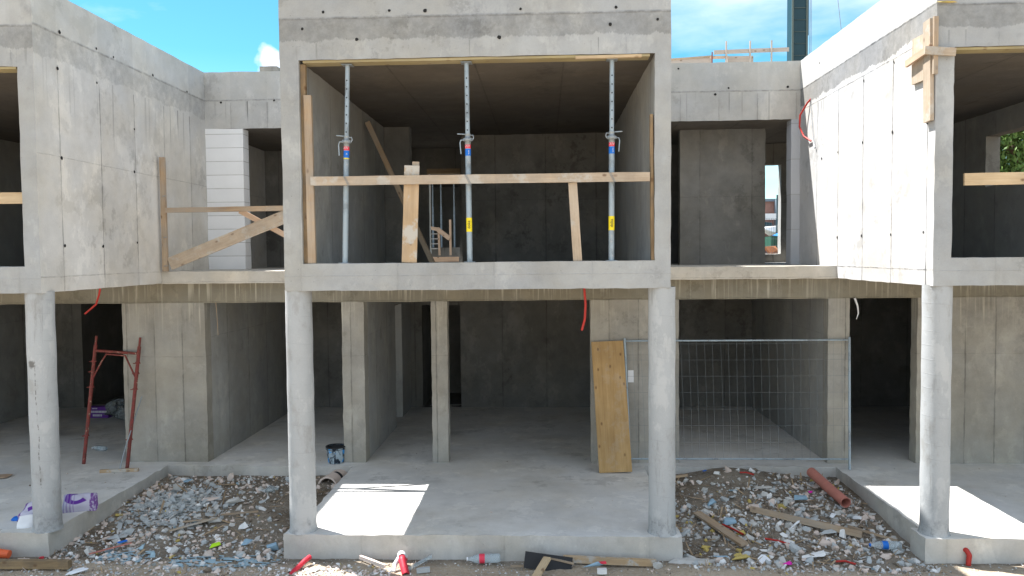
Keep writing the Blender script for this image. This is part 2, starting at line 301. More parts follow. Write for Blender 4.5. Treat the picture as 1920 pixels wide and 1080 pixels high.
M['terracotta'] = plain('dusty orange pipe', (0.46, 0.18, 0.14), 0.7, 0.35, 5, bump=0.2)
M['black'] = plain('black rubber', (0.02, 0.02, 0.022), 0.6)
M['purple'] = plain('purple print', (0.13, 0.03, 0.28), 0.55, 0.2)
M['tarp_blue'] = plain('blue plastic', (0.30, 0.42, 0.48), 0.5, 0.35, 6)
M['foam_blue'] = plain('pale blue foam', (0.27, 0.40, 0.50), 0.85, 0.25, 9, bump=0.3)
M['lime'] = plain('lime plastic', (0.42, 0.70, 0.02), 0.5, 0.15)
M['magenta'] = plain('magenta plastic', (0.70, 0.02, 0.38), 0.5)
M['yellow'] = plain('yellow foam', (0.50, 0.38, 0.12), 0.9, 0.3, 14, bump=0.4)
def rust_mat():
    n = N('rusty red paint', 0.65)
    f = n.ramp(n.noise(30, 5, 0.7), 0.45, 0.62); g = n.ramp(n.noise(14, 5, 0.75, off=(4, 4, 4)), 0.61, 0.66)
    c = n.mix(f, (0.22, 0.045, 0.04), (0.12, 0.045, 0.035)); c = n.mix(g, c, (0.50, 0.40, 0.30)); n.bump(f, 0.3, 0.003); return n.col(c)
M['rust'] = rust_mat()
def clear_mat(name, c):
    n = N(name, 0.18); n.b.inputs['Transmission Weight'].default_value = 0.75; n.b.inputs['IOR'].default_value = 1.15
    n.b.inputs['Specular IOR Level'].default_value = 0.6; return n.col(c)
M['pet'] = clear_mat('clear bottle plastic', (0.80, 0.88, 0.92)); M['film'] = clear_mat('cloudy plastic film', (0.62, 0.68, 0.70))
M['rb_grey'] = plain('broken concrete', (0.49, 0.475, 0.445), 0.95, 0.3, 9, bump=0.5)
M['rb_slate'] = plain('bluish broken screed', (0.42, 0.44, 0.44), 0.95, 0.25, 9, bump=0.4)
M['rb_pink'] = plain('pinkish plaster lumps', (0.64, 0.53, 0.46), 0.95, 0.2, 9, bump=0.4)
M['rb_white'] = plain('white plaster scraps', (0.74, 0.73, 0.71), 0.9, 0.2, 9, bump=0.3)
M['rb_dirt'] = plain('dirt clods', (0.21, 0.17, 0.13), 1.0, 0.4, 20, bump=0.8)
M['rb_chip'] = wood('wood chips', (0.46, 0.33, 0.19), (0.30, 0.19, 0.10), grey=0.4)
def dirt_mat():
    n = N('building site dirt', 1.0)
    a = n.noise(1.3, 7, 0.7); b = n.noise(18, 6, 0.7, off=(4, 4, 0)); c_ = n.noise(80, 4, 0.65)
    c = n.mix(n.ramp(a, 0.38, 0.6), (0.14, 0.108, 0.076), (0.27, 0.23, 0.18))
    c = n.mix(n.ramp(b, 0.52, 0.66, 0, 0.7), c, (0.36, 0.33, 0.29))
    sand = n.ramp(n.m('ADD', n.y, n.m('MULTIPLY', n.m('SUBTRACT', n.noise(1.6, 5, 0.6), 0.5), 0.4)), -0.04, -0.26, 0, 1)
    c = n.mix(sand, c, n.mix(n.ramp(b, 0.3, 0.7), (0.40, 0.31, 0.22), (0.52, 0.44, 0.34)))
    v = n.voro(26, out='Color'); vd = n.voro(26)
    peb = n.m('MULTIPLY', n.ramp(vd, 0.2, 0.3, 1, 0), n.ramp(v, 0.6, 0.63, 0, 0.8)); c = n.mix(peb, c, (0.44, 0.42, 0.38))
    n.bump(n.m('ADD', n.m('ADD', b, n.m('MULTIPLY', c_, 0.5)), peb), 0.9, 0.03); return n.col(c)
M['dirt'] = dirt_mat()
M['crane'] = plain('dark teal crane paint', (0.013, 0.045, 0.06), 0.45, 0.2, 2)
M['crane_seam'] = plain('worn weld seams', (0.10, 0.13, 0.12), 0.6)
M['brick'] = plain('brick red wall', (0.30, 0.17, 0.14), 0.9, 0.3, 3)
M['green'] = plain('dark green container', (0.02, 0.09, 0.06), 0.6, 0.25, 2)
M['bark'] = plain('bark', (0.12, 0.085, 0.06), 0.95, 0.4, 12, bump=0.6)
M['bluegrey'] = plain('blue grey cladding', (0.16, 0.20, 0.24), 0.8, 0.2, 2)
M['tarp'] = plain('bright blue tarpaulin', (0.03, 0.22, 0.60), 0.6, 0.2, 3)
M['rustpile'] = plain('orange earth', (0.42, 0.17, 0.08), 1.0, 0.3, 3)
def leaf_mat():
    n = N('leaves', 0.6); r = n.noise(1.2, 4, 0.6); q = n.noise(13, 2, 0.5)
    c = n.mix(n.ramp(r, 0.35, 0.65), (0.05, 0.105, 0.02), (0.11, 0.18, 0.04)); c = n.mix(n.ramp(q, 0.5, 0.7, 0, 0.5), c, (0.13, 0.19, 0.04))
    return n.col(c)
M['leaf'] = leaf_mat()
# ---------------------------------------------------------------- object helpers
C = S.collection.objects
def meta(o, label=None, cat=None, group=None, kind=None):
    for k, v in (('label', label), ('category', cat), ('group', group), ('kind', kind)):
        if v: o[k] = v
    return o
def thing(name, label, cat, loc=(0, 0, 0), group=None):
    o = bpy.data.objects.new(name, None); C.link(o); o.location = loc; o.empty_display_size = 0.2
    return meta(o, label, cat, group)
def link(name, me, mats, parent=None, loc=None, mw=None):
    o = bpy.data.objects.new(name, me); C.link(o)
    for m in (mats if isinstance(mats, (list, tuple)) else [mats]): me.materials.append(m)
    if parent is not None: o.parent = parent
    if loc is not None: o.location = loc
    if mw is not None: o.matrix_basis = mw
    return o
def kids(o): return [c for c in bpy.data.objects if c.parent == o]
def copy_tree(o, parent=None):
    c = o.copy(); C.link(c)
    if parent is not None: c.parent = parent
    for ch in kids(o): copy_tree(ch, c)
    return c
class MB:
    def __init__(s): s.v = []; s.f = []; s.mi = []; s.sm = []
    def add(s, vs, fs, mi=0, sm=False):
        b = len(s.v); s.v += [tuple(p) for p in vs]; s.f += [tuple(i+b for i in f) for f in fs]
        s.mi += [mi]*len(fs); s.sm += [sm]*len(fs); return s
    def box(s, x0, x1, y0, y1, z0, z1, mi=0, mat=None, jit=0.0):
        vs = [Vector((x, y, z)) for z in (z0, z1) for y in (y0, y1) for x in (x0, x1)]
        if jit: vs = [p+Vector((random.uniform(-jit, jit), random.uniform(-jit, jit), random.uniform(-jit, jit))) for p in vs]
        if mat: vs = [mat @ p for p in vs]
        return s.add(vs, [(0, 2, 3, 1), (4, 5, 7, 6), (0, 1, 5, 4), (2, 6, 7, 3), (0, 4, 6, 2), (1, 3, 7, 5)], mi)
    def tube(s, pts, r, n=10, mi=0, caps=True, hollow=None):
        pts = [Vector(p) for p in pts]; rs = r if isinstance(r, (list, tuple)) else [r]*len(pts)
        vs = []; prev = None
        for i, p in enumerate(pts):
            t = (pts[min(i+1, len(pts)-1)]-pts[max(i-1, 0)]).normalized()
            a = Vector((0, 0, 1)) if abs(t.z) < 0.9 else Vector((1, 0, 0))
            if prev is not None: a = prev
            e1 = (a-t*a.dot(t)).normalized(); e2 = t.cross(e1); prev = e1
            for k in range(n):
                q = 2*math.pi*k/n; vs.append(p+(e1*math.cos(q)+e2*math.sin(q))*rs[i])
        fs = [(i*n+k, i*n+(k+1) % n, (i+1)*n+(k+1) % n, (i+1)*n+k) for i in range(len(pts)-1) for k in range(n)]
        s.add(vs, fs, mi, True)
        if caps and not hollow: s.add(vs[:n], [tuple(range(n))[::-1]], mi); s.add(vs[-n:], [tuple(range(n))], mi)
        if hollow:
            s.tube(pts, [q*hollow for q in rs], n, mi, caps=False)
            for ring in (vs[:n], vs[-n:]):
                c = sum(ring, Vector())/n; inn = [c+(p-c)*hollow for p in ring]
                s.add(ring+inn, [(k, (k+1) % n, n+(k+1) % n, n+k) for k in range(n)], mi)
        return s
    def lathe(s, prof, n=20, mi=0, mat=None):
        vs = []
        for r, z in prof:
            for k in range(n):
                q = 2*math.pi*k/n; p = Vector((r*math.cos(q), r*math.sin(q), z)); vs.append(mat @ p if mat else p)
        fs = [(i*n+k, i*n+(k+1) % n, (i+1)*n+(k+1) % n, (i+1)*n+k) for i in range(len(prof)-1) for k in range(n)]
        return s.add(vs, fs, mi, True)
    def build(s, name, mats, parent=None, loc=None, mw=None):
        me = bpy.data.meshes.new(name); me.from_pydata(s.v, [], s.f)
        me.polygons.foreach_set('material_index', s.mi); me.polygons.foreach_set('use_smooth', s.sm); me.update()
        return link(name, me, mats, parent, loc, mw)

def refine(vals, res):
    vals = sorted(set(round(v, 5) for v in vals)); out = [vals[0]]
    for a, b in zip(vals, vals[1:]):
        k = max(1, int(math.ceil((b-a)/res))); out += [a+(b-a)*i/k for i in range(1, k+1)]
    return np.array(out)
def solid(name, boxes, mats, cuts=(), res=0.12, parent=None, matfn=None, chip=0.005, wave=0.003, resx=None):
    """union of axis-aligned blocks minus openings, as one watertight mesh with slightly worn edges"""
    allb = list(boxes)+list(cuts); lo = np.min([b[0::2] for b in boxes], 0); hi = np.max([b[1::2] for b in boxes], 0)
    ax = []
    for i in range(3):
        vs = [v for b in allb for v in (b[2*i], b[2*i+1]) if lo[i]-1e-6 <= v <= hi[i]+1e-6]
        ax.append(refine(vs, (resx or res) if i == 0 else res))
    c = [(a[1:]+a[:-1])/2 for a in ax]
    G = np.zeros([len(q) for q in c], bool)
    def msk(b): return np.ix_(*[(c[i] > b[2*i]) & (c[i] < b[2*i+1]) for i in range(3)])
    for b in boxes: G[msk(b)] = True
    for b in cuts: G[msk(b)] = False
    P = np.pad(G, 1).astype(np.int8); n1, n2, n3 = [len(a) for a in ax]
    quads = []; info = []
    for d in range(3):
        D = np.diff(P, axis=d)
        sl_ = [slice(1, -1)]*3; sl_[d] = slice(None); D = D[tuple(sl_)]
        for s_ in (1, -1):
            I = np.argwhere(D == s_)
            if not len(I): continue
            e1, e2 = [(1, 2), (2, 0), (0, 1)][d]
            def idx(o1, o2):
                J = I.copy(); J[:, e1] += o1; J[:, e2] += o2; return (J[:, 0]*n2+J[:, 1])*n3+J[:, 2]
            q = np.stack([idx(0, 0), idx(1, 0), idx(1, 1), idx(0, 1)], 1)
            if s_ == 1: q = q[:, ::-1]
            quads.append(q); cc = np.zeros((len(I), 3))
            for k in range(3): cc[:, k] = ax[k][I[:, k]] if k == d else c[k][I[:, k]]
            info.append(np.column_stack([np.full(len(I), d), np.full(len(I), -s_), cc]))
    Q = np.concatenate(quads); F = np.concatenate(info)
    u, inv = np.unique(Q, return_inverse=True); Q = inv.reshape(Q.shape)
    V = np.stack([ax[0][u//(n2*n3)], ax[1][(u//n3) % n2], ax[2][u % n3]], 1)
    dirs = np.zeros((len(u), 3), bool)
    for k in range(4):
        for d in range(3): dirs[Q[F[:, 0] == d, k], d] = True
    edge = dirs.sum(1) >= 2
    out = V.copy()
    for i in range(len(V)):
        p = Vector(V[i]); w = noise.noise_vector(p*0.7)*wave*2
        if edge[i]:
            w = w+noise.noise_vector(p*13.0)*chip*1.1
        out[i] += w
    me = bpy.data.meshes.new(name); me.from_pydata(out.tolist(), [], Q.tolist())
    if matfn:
        me.polygons.foreach_set('material_index', [matfn(int(r[0]), int(r[1]), r[2], r[3], r[4]) for r in F])
    me.update()
    return link(name, me, mats, parent)

def board(name, a, b, width, thick, mat, wdir=(0, 0, 1), parent=None, ends=0.0, jit=0.002):
    """a plank from a to b (centre line), its width towards wdir"""
    a, b = Vector(a), Vector(b); t = (b-a).normalized(); w = Vector(wdir); w = (w-t*w.dot(t)).normalized(); n_ = t.cross(w)
    Lx = (b-a).length; m = Matrix((t, w, n_)).transposed().to_4x4(); m.translation = a
    mb = MB(); k = max(2, int(Lx/0.25)); vs = []; fs = []
    for i in range(k+1):
        x = Lx*i/k
        e = random.uniform(-ends, ends) if i in (0, k) else 0
        for (sy_, sz_) in ((-1, -1), (1, -1), (1, 1), (-1, 1)):
            vs.append((x+(e*sy_), sy_*width/2+random.uniform(-jit, jit), sz_*thick/2+random.uniform(-jit, jit)*0.6))
    for i in range(k):
        for q in range(4): fs.append((i*4+q, i*4+(q+1) % 4, i*4+4+(q+1) % 4, i*4+4+q))
    fs += [(3, 2, 1, 0), (k*4, k*4+1, k*4+2, k*4+3)]
    mb.add(vs, fs); return mb.build(name, M[mat] if isinstance(mat, str) else mat, parent, mw=m)
def text(name, s, size, mat, parent, mw, extr=0.0006):
    cu = bpy.data.curves.new(name, 'FONT'); cu.body = s; cu.size = size; cu.extrude = extr; cu.align_x = 'CENTER'; cu.align_y = 'CENTER'
    tmp = bpy.data.objects.new(name, cu); C.link(tmp); dg = bpy.context.evaluated_depsgraph_get()
    me = bpy.data.meshes.new_from_object(tmp.evaluated_get(dg)); bpy.data.objects.remove(tmp)
    return link(name, me, M[mat], parent, mw=mw)
I4 = Matrix.Identity(4)
def worldm(o): return (worldm(o.parent) @ o.matrix_parent_inverse @ o.matrix_basis) if o.parent else o.matrix_basis.copy()
_link0 = link
def link(name, me, mats, parent=None, loc=None, mw=None):
    """geometry is given in world coordinates; parenting keeps it there"""
    o = _link0(name, me, mats, parent, loc, mw)
    if parent is not None: o.matrix_parent_inverse = worldm(parent).inverted()
    return o
def discs(o, pts, mi, r=0.018):
    """formwork tie holes in the face of a wall: (x, y, z, axis)"""
    me = o.data; bm = bmesh.new(); bm.from_mesh(me)
    for (x, y, z, ax_) in pts:
        c = Vector((x, y, z)); n_ = {'x+': Vector((1, 0, 0)), 'x-': Vector((-1, 0, 0)), 'y-': Vector((0, -1, 0))}[ax_]
        c = c+n_*0.006; e1 = n_.cross(Vector((0, 0, 1))); e2 = Vector((0, 0, 1)); rr = r*random.uniform(0.8, 1.25)
        vs = [bm.verts.new(c+(e1*math.cos(a)+e2*math.sin(a))*rr*random.uniform(.85, 1.15)) for a in [k*math.pi/5 for k in range(10)]]
        f = bm.faces.new(vs); f.material_index = mi
    bm.to_mesh(me); bm.free()
# ================================================================= THE BUILDING
A1, A2, B1, C1 = -2.807, 1.441, -5.58, 4.2245
HX, BK = 5.265, 7.35
bld = thing('unfinished_building', 'unfinished grey concrete two storey terrace with projecting upper boxes on round columns', 'building', (-0.7, 3.6, -0.3))
def near(a, b, e=0.02): return abs(a-b) < e
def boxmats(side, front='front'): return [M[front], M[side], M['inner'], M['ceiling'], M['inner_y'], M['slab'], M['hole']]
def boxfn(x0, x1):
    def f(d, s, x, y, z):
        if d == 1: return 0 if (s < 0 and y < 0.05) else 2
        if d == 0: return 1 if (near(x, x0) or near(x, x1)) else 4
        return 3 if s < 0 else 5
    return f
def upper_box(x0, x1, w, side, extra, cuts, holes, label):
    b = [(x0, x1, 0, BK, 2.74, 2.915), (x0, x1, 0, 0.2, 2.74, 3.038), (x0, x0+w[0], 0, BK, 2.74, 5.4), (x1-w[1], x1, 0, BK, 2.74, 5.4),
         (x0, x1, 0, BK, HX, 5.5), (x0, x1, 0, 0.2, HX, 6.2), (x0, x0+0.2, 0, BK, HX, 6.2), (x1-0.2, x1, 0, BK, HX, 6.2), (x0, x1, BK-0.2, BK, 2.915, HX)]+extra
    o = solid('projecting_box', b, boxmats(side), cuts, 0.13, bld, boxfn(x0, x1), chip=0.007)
    discs(o, holes, 6); o['label'] = label; return o
ch = [(x, 0, z, 'y-') for x, z in ((-2.317, 5.776), (-1.592, 5.777), (-1.202, 5.768), (-.167, 5.762), (.857, 5.756), (.794, 5.577), (-.4, 5.466), (-1.953, 5.476), (-2.55, 5.6), (1.3, 5.62))]
upper_box(A1, A2, (0.207, 0.174), 'side_r',
          [(-2.62, -2.169, 4.5, 4.7, 2.9, HX+.02), (-1.406, 1.30, 5.49, 5.69, 2.9, HX+.02), (-1.406, -1.2, 5.6, 7.3, 2.9, HX+.02)],
          [(-2.24, -1.63, BK-0.25, BK+.05, 2.915, 4.85)], ch, 'central upper box with timber rail and three steel props in its opening')
lh = [(B1, y, z, 'x+') for y, z in ((.488, 5.771), (1.238, 5.775), (1.628, 5.766), (2.661, 5.765), (3.738, 5.751), (.425, 5.336), (1.225, 5.345), (.448, 4.303), (.452, 3.273), (1.252, 3.275), (2.093, 3.335), (2.07, 4.31), (2.1, 4.9))]
upper_box(-9.83, B1, (0.2, 0.185), 'side_l', [(-9.7, -5.7, 5.69, 5.85, 2.9, HX+.02)], [], lh, 'left upper box with its long shaded side wall')
rh = [(C1, y, z, 'x-') for y, z in ((3.508, 5.953), (3.388, 4.513), (1.884, 4.535), (1.012, 4.531), (1.89, 3.323), (1.025, 3.314), (.222, 3.323), (2.74, 4.52), (2.74, 3.32), (.17, 4.5), (1.0, 5.36), (1.87, 5.33))]
upper_box(C1, 7.25, (0.188, 0.22), 'side_r', [], [(6.9, 7.4, 1.5, 4.14, 4.12, 4.906), (C1-.01, C1+.189, 4.75, 7.15, 2.915, HX), (C1-.01, 4.75, BK-.25, BK+.05, 3.08, 4.85)], rh, 'right upper box with its sunlit side wall')
# recess between the boxes, upper floor
def recfn(d, s, x, y, z):
    if d == 1: return 0 if s < 0 and y < 4.5 else 1
    if d == 2: return 2 if s < 0 else 3
    return 1
RM = [M['recess'], M['inner'], M['ceiling'], M['slab'], M['hole']]
YR = 4.386
lw = solid('recess_wall', [(B1, A1, YR, YR+.2, HX, 6.2), (B1, A1, YR+.2, BK, HX, 5.5), (B1, A1, BK-.2, BK, 2.915, HX), (-6.0+.45, -5.2, 6.9, 7.1, 5.5, 6.90)], RM, [], 0.13, bld, recfn, chip=0.007)
discs(lw, [(-5.3, YR, 5.70, 'y-'), (-4.4, YR, 5.72, 'y-'), (-3.8, YR, 5.69, 'y-')], 4)
rw = solid('recess_wall', [(A2, C1, YR, YR+.2, HX, 6.2), (A2, C1, YR+.2, BK, HX, 5.5), (A2, C1, BK-.2, BK, 2.915, HX), (2.453, 3.929, 5.32, 5.5, 2.915, HX),
                           (1.441, 2.2, 5.32, 5.5, 2.915, HX)], RM, [(3.95, 4.75, BK-.25, BK+.05, 3.08, 4.85)], 0.13, bld, recfn, chip=0.007)
discs(rw, [(2.267, YR, 6.111, 'y-'), (3.074, YR, 5.787, 'y-'), (4.021, YR, 5.787, 'y-'), (2.86, YR, 5.688, 'y-'), (1.7, YR, 5.69, 'y-')], 4)
# the back wall opening reaches behind the right box
solid('block_infill', [(B1, -4.945, YR, YR+.25, 2.915, HX)], M['block'], [], 0.226, bld, chip=0.01)['label'] = 'white aerated block infill with mortar joints'
solid('block_jamb', [(4.082, C1, YR, YR+.24, 2.915, HX)], M['jamb'], [], 0.226, bld, chip=0.008)
for x0, x1 in ((B1, A1), (A2, C1)):
    solid('balcony_slab', [(x0, x1, 2.765, BK, 2.735, 2.915)], M['balcony'], [], 0.13, bld, chip=0.008)
# round columns
for i, (x, lab) in enumerate(((-2.705, 'left column under the central box'), (1.362, 'right column under the central box'), (-5.704, 'stained column under the left box'), (4.345, 'column under the right box with one side in the sun'))):
    prof = []
    for k in range(41):
        z = 2.75*k/40; prof.append((0.1475+0.0018*math.sin(z*9+i), z))
    prof = [(0.165, -0.005), (0.155, 0.02)]+prof[1:]
    mb = MB(); mb.lathe(prof, 36, mat=Matrix.Translation((x, 0.155, 0)))
    for k in range(len(mb.v)):
        p = Vector(mb.v[k]); mb.v[k] = tuple(p+noise.noise_vector(p*4)*0.003+noise.noise_vector(p*14)*0.002)
    o = mb.build('column', M['column_st' if i == 2 else 'column'], bld); o['label'] = lab
# ground floor
def slabfn(d, s, x, y, z): return 0 if (d == 2) else 1
solid('floor_slab', [(-10.5, 9, 2.83, 7.6, -0.5, 0), (-2.80, 1.50, 0.0, 2.83, -0.6, 0), (-2.883, -2.62, 0, 0.30, -0.6, 0), (1.3, 1.559, 0, 0.32, -0.6, 0),
                     (-10.5, -5.60, 0.10, 2.83, -0.6, 0), (-6.2, -5.60, 0.0, 0.10, -0.6, 0), (4.265, 9, 0.05, 2.83, -0.6, 0), (4.17, 4.62, -0.02, 0.33, -0.6, 0), (4.265, 9, -0.02, .05, -0.6, 0)],
      [M['slab'], M['slab_edge']], [], 0.13, bld, slabfn, chip=0.012, wave=0.004)
solid('ground_beam', [(-10.5, 9, 3.04, 3.34, 2.435, 2.74)], [M['beam']], [], 0.15, bld, chip=0.008)
def gw(name, x0, x1, lab=None, t=0.2):
    o = solid(name, [(x0, x1, 3.04, 3.04+t, 0, 2.435)], M['ground'], [], 0.12, bld, chip=0.009)
    if lab: o['label'] = lab
gw('wall_panel', -6.352, -5.075, 'wall panel behind the red scaffold frame')
gw('wall_panel', 0.742, 2.044, 'wall panel behind the leaning board')
gw('wall_panel', 5.49, 9.0, 'wall panel under the right box')
gw('pillar', -2.985, -2.65, None, .25); gw('pillar', -1.632, -1.39, 'slim free standing pillar'); gw('pillar', 4.21, 4.518)
solid('cross_wall', [(-5.28, -5.075, 3.24, 7.45, 0, 2.735)], M['inner_y'], [], 0.3, bld)
solid('cross_wall', [(-2.985, -2.65, 3.29, 5.5, 0, 2.735), (-2.985, -2.69, 6.35, 7.45, 0, 2.735), (-2.985, -2.69, 5.5, 6.35, 2.2, 2.735)], M['inner_y'], [], 0.3, bld)
solid('cross_wall', [(1.0, 1.25, 3.24, 7.45, 0, 2.735)], M['inner_y'], [], 0.3, bld)
solid('cross_wall', [(4.23, 4.5, 3.24, 7.45, 0, 2.735)], M['inner_y'], [], 0.3, bld)
solid('cross_wall', [(8.0, 8.2, 3.24, 7.45, 0, 2.735)], M['inner_y'], [], 0.3, bld)
solid('cross_wall', [(-8.80, -8.52, 4.5, 4.75, 0, 2.735)], M['inner_y'], [], 0.3, bld)
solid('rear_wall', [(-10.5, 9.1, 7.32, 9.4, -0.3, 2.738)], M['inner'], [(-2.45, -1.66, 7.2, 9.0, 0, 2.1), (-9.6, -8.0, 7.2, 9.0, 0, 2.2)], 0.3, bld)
for x in (-10.5, 8.9): solid('end_wall', [(x, x+.2, 3.04, 7.45, 0, 2.735)], M['inner_y'], [], 0.4, bld)
for x0, x1 in ((-10.5, -9.83), (7.25, 9.1)): solid('terrace_ceiling', [(x0, x1, 0, BK, 2.74, 2.915)], M['ceiling'], [], 0.4, bld)
# ================================================================= GROUND
def height(x, y):
    s = lambda a, b, v: np.clip((v-a)/(b-a), 0, 1)**2*(3-2*np.clip((v-a)/(b-a), 0, 1))
    h = -0.275+0.13*s(0.2, 2.8, y)
    h = h+0.13*np.exp(-(((x-2.75)/0.7)**2+((y-2.75)/0.7)**2))+0.05*np.exp(-(((x-3.3)/0.6)**2+((y-1.5)/0.5)**2))
    h = h+0.05*np.exp(-(((x+4.9)/0.6)**2+((y-1.6)/0.5)**2))
    h = h+0.03*np.exp(-(((x+2.2)/0.5)**2+((y+0.5)/0.25)**2))+0.05*np.exp(-(((x-1.75)/0.55)**2+((y+0.45)/0.3)**2))+0.04*np.exp(-(((x-5.2)/0.6)**2+((y+0.4)/0.25)**2))
    h = h+0.045*np.exp(-(((x-3.0)/1.6)**2+((y+0.42)/0.16)**2))+0.03*np.exp(-(((x+4.2)/0.8)**2+((y+0.62)/0.14)**2))
    h = h+0.03*np.exp(-(((x+0.2)/0.7)**2+((y+0.65)/0.2)**2))
    back = s(9.15, 9.9, y); h = h*(1-back)+(2.86+0.006*np.maximum(y-9, 0))*back
    return h
def hn(x, y):
    p = Vector((x, y, 0)); return float(height(x, y))+noise.noise(p*1.7)*0.018+noise.noise(p*6)*0.010+(noise.noise(p*22)*0.006)
xs = np.concatenate([[-1500, -600, -250, -120, -60, -30, -16], np.arange(-9, -6.3, .3), np.arange(-6.3, 7.0, .045), [7.5, 8.5, 10, 16, 30, 60, 120, 250, 600, 1500]])
ys = np.concatenate([[-1500, -600, -250, -100, -50, -25, -14, -8, -5, -3, -2, -1.4], np.arange(-1.0, 3.0, .045), [4, 6, 7.7, 8, 8.4, 8.7, 9, 9.2, 9.5, 9.8, 10.1, 14, 20, 35, 60, 120, 300, 700, 1500]])
mb = MB(); nx = len(xs); V = []
for y in ys:
    for x in xs:
        V.append((x, y, hn(x, y)))
F_ = [(j*nx+i, j*nx+i+1, (j+1)*nx+i+1, (j+1)*nx+i) for j in range(len(ys)-1) for i in range(nx-1)]
mb.add(V, F_, 0, True); meta(mb.build('ground', M['dirt']), kind='structure')
# ---------------------------------------------------------------- rubble
def hulls(k, flat, npts=11, cube=0.0):
    out = []
    for _ in range(k):
        bm = bmesh.new()
        for i in range(npts):
            p = Vector([random.uniform(-1, 1) for _ in range(3)]); p = p.normalized()*random.uniform(0.75, 1)
            if cube: p = Vector([max(-cube, min(cube, q*1.5)) for q in p])
            bm.verts.new((p.x*random.uniform(.8, 1.1), p.y*0.75, p.z*flat))
        r = bmesh.ops.convex_hull(bm, input=bm.verts)
        bmesh.ops.delete(bm, geom=list({g for g in r['geom_interior']+r['geom_unused'] if isinstance(g, bmesh.types.BMVert)}), context='VERTS')
        bm.verts.index_update(); out.append((np.array([v.co[:] for v in bm.verts]), [tuple(v.index for v in f.verts) for f in bm.faces])); bm.free()
    return out
LUMP, FLAT, BRK = hulls(14, 0.6), hulls(14, 0.16, 12), hulls(8, 0.6, 14, 0.62)
def rotm(a, b, c):
    return np.array(Matrix.Rotation(c, 3, 'Z') @ Matrix.Rotation(b, 3, 'Y') @ Matrix.Rotation(a, 3, 'X'))
RB = ['rb_grey', 'rb_slate', 'rb_pink', 'rb_white', 'rb_dirt', 'rb_chip', 'tarp_blue', 'yellow']
def scatter(name, label, cat, n, region, weights, size, protos=None, tilt=0.5, dens=None):
    mb = MB(); k = 0; tries = 0
    while k < n and tries < n*20:
        tries += 1
        x = random.uniform(region[0], region[1]); y = random.uniform(region[2], region[3])
        if (-2.86 < x < 1.52 and y > 0.03) or (x < -5.63 and y > 0.03) or (x > 4.2 and y > 0.0): continue
        if dens and random.random() > dens(x, y): continue
        w = weights(x, y); mi = random.choices(range(len(RB)), w)[0]
        s = size(x, y, mi)
        if mi == 5:
            l = s*random.uniform(1.5, 4.5); hs = (l, s*0.28, s*0.14); pr = random.choice(BRK)
        elif mi in (6,): hs = (s*1.6, s*1.2, s*.5); pr = random.choice(FLAT)
        else:
            pr = random.choice(protos if protos else (LUMP if random.random() < .6 else (FLAT if random.random() < .65 else BRK))); hs = (s*random.uniform(.8, 1.35), s, s)
        R = rotm(random.gauss(0, tilt), random.gauss(0, tilt), random.uniform(0, 6.28))
        vs = (pr[0]*np.array(hs)) @ R.T; z = hn(x, y)+s*random.uniform(0.0, 0.30)
        mb.add(vs+np.array([x, y, z]), pr[1], mi); k += 1
    return meta(mb.build(name, [M[q] for q in RB]), label, cat, kind='stuff')
def lsz(lo, hi, p=2.4): return lambda x, y, mi: lo+(hi-lo)*random.random()**p
def gmask(x, y, cx, cy_, rx, ry): return math.exp(-((x-cx)/rx)**2-((y-cy_)/ry)**2)
#                        grey slate pink white dirt chip blue yellow
def wl(x, y):
    g = gmask(x, y, -4.8, 1.5, .7, .8); d = gmask(x, y, -3.4, 1.6, .7, 1.1); b = gmask(x, y, -4.0, -0.1, 1.4, .35)
    return [1.4, 1.0+2*b, 2.8*(1-g)+.3, 1.2, 1.8*d+.2, 1.3+.8*d, 0.10+.25*b, .12]
def wr(x, y):
    d = gmask(x, y, 2.7, 2.6, .8, .5); yv = gmask(x, y, 2.0, .3, .5, .7)
    return [2.2, 1.3, 1.2, 1.1, .6+3*d, 1.7+2.2*yv, .07, .12+1.3*yv]
nl = lambda x, y: 1-0.85*gmask(x, y, -3.3, 1.5, .65, 1.0)
nr = lambda x, y: max(.04, 1-0.95*gmask(x, y, 2.5, 2.7, .95, .6)-0.7*gmask(x, y, 1.8, 1.9, .45, .4)-.5*gmask(x, y, 1.9, .3, .35, .4))
def fine(w): return lambda x, y: [q*(3.2 if i == 4 else (.55 if i in (2, 3) else (.3 if i in (6, 7) else 1))) for i, q in enumerate(w(x, y))]
scatter('rubble', 'fine grey and pink rubble spread over the pit left of the central terrace', 'rubble', 3300, (-5.62, -2.80, -0.55, 2.82), fine(wl), lsz(.007, .034), dens=nl)
scatter('rubble', 'broken plaster and concrete lumps strewn in the pit on the left', 'rubble', 1150, (-5.62, -2.88, -0.4, 2.75), wl, lsz(.018, .066, 1.5), dens=nl)
scatter('screed_shards', 'heap of thin bluish grey screed shards beside the left terrace edge', 'rubble', 620, (-5.45, -4.25, 0.85, 2.15),
        lambda x, y: [.5, 5, 0, .1, 0, 0, 0, 0], lsz(.03, .085, 1.2), FLAT, .45, lambda x, y: gmask(x, y, -4.82, 1.5, .42, .5))
scatter('rubble', 'fine grey rubble and splinters spread over the pit on the right', 'rubble', 3600, (1.55, 4.26, -0.45, 2.82), fine(wr), lsz(.007, .034), dens=nr)
scatter('rubble', 'broken concrete and foam lumps strewn in the pit on the right', 'rubble', 1400, (1.6, 4.22, -0.3, 2.75), wr, lsz(.018, .070, 1.5), dens=nr)
scatter('rubble', 'large broken lumps half sunk in the rubble of the left pit', 'rubble', 75, (-5.45, -2.95, -0.2, 2.7), lambda x, y: [3, 1.5, 3.5, 1, .3, 1.2, 0, 0], lsz(.055, .11, 1.6), dens=nl)
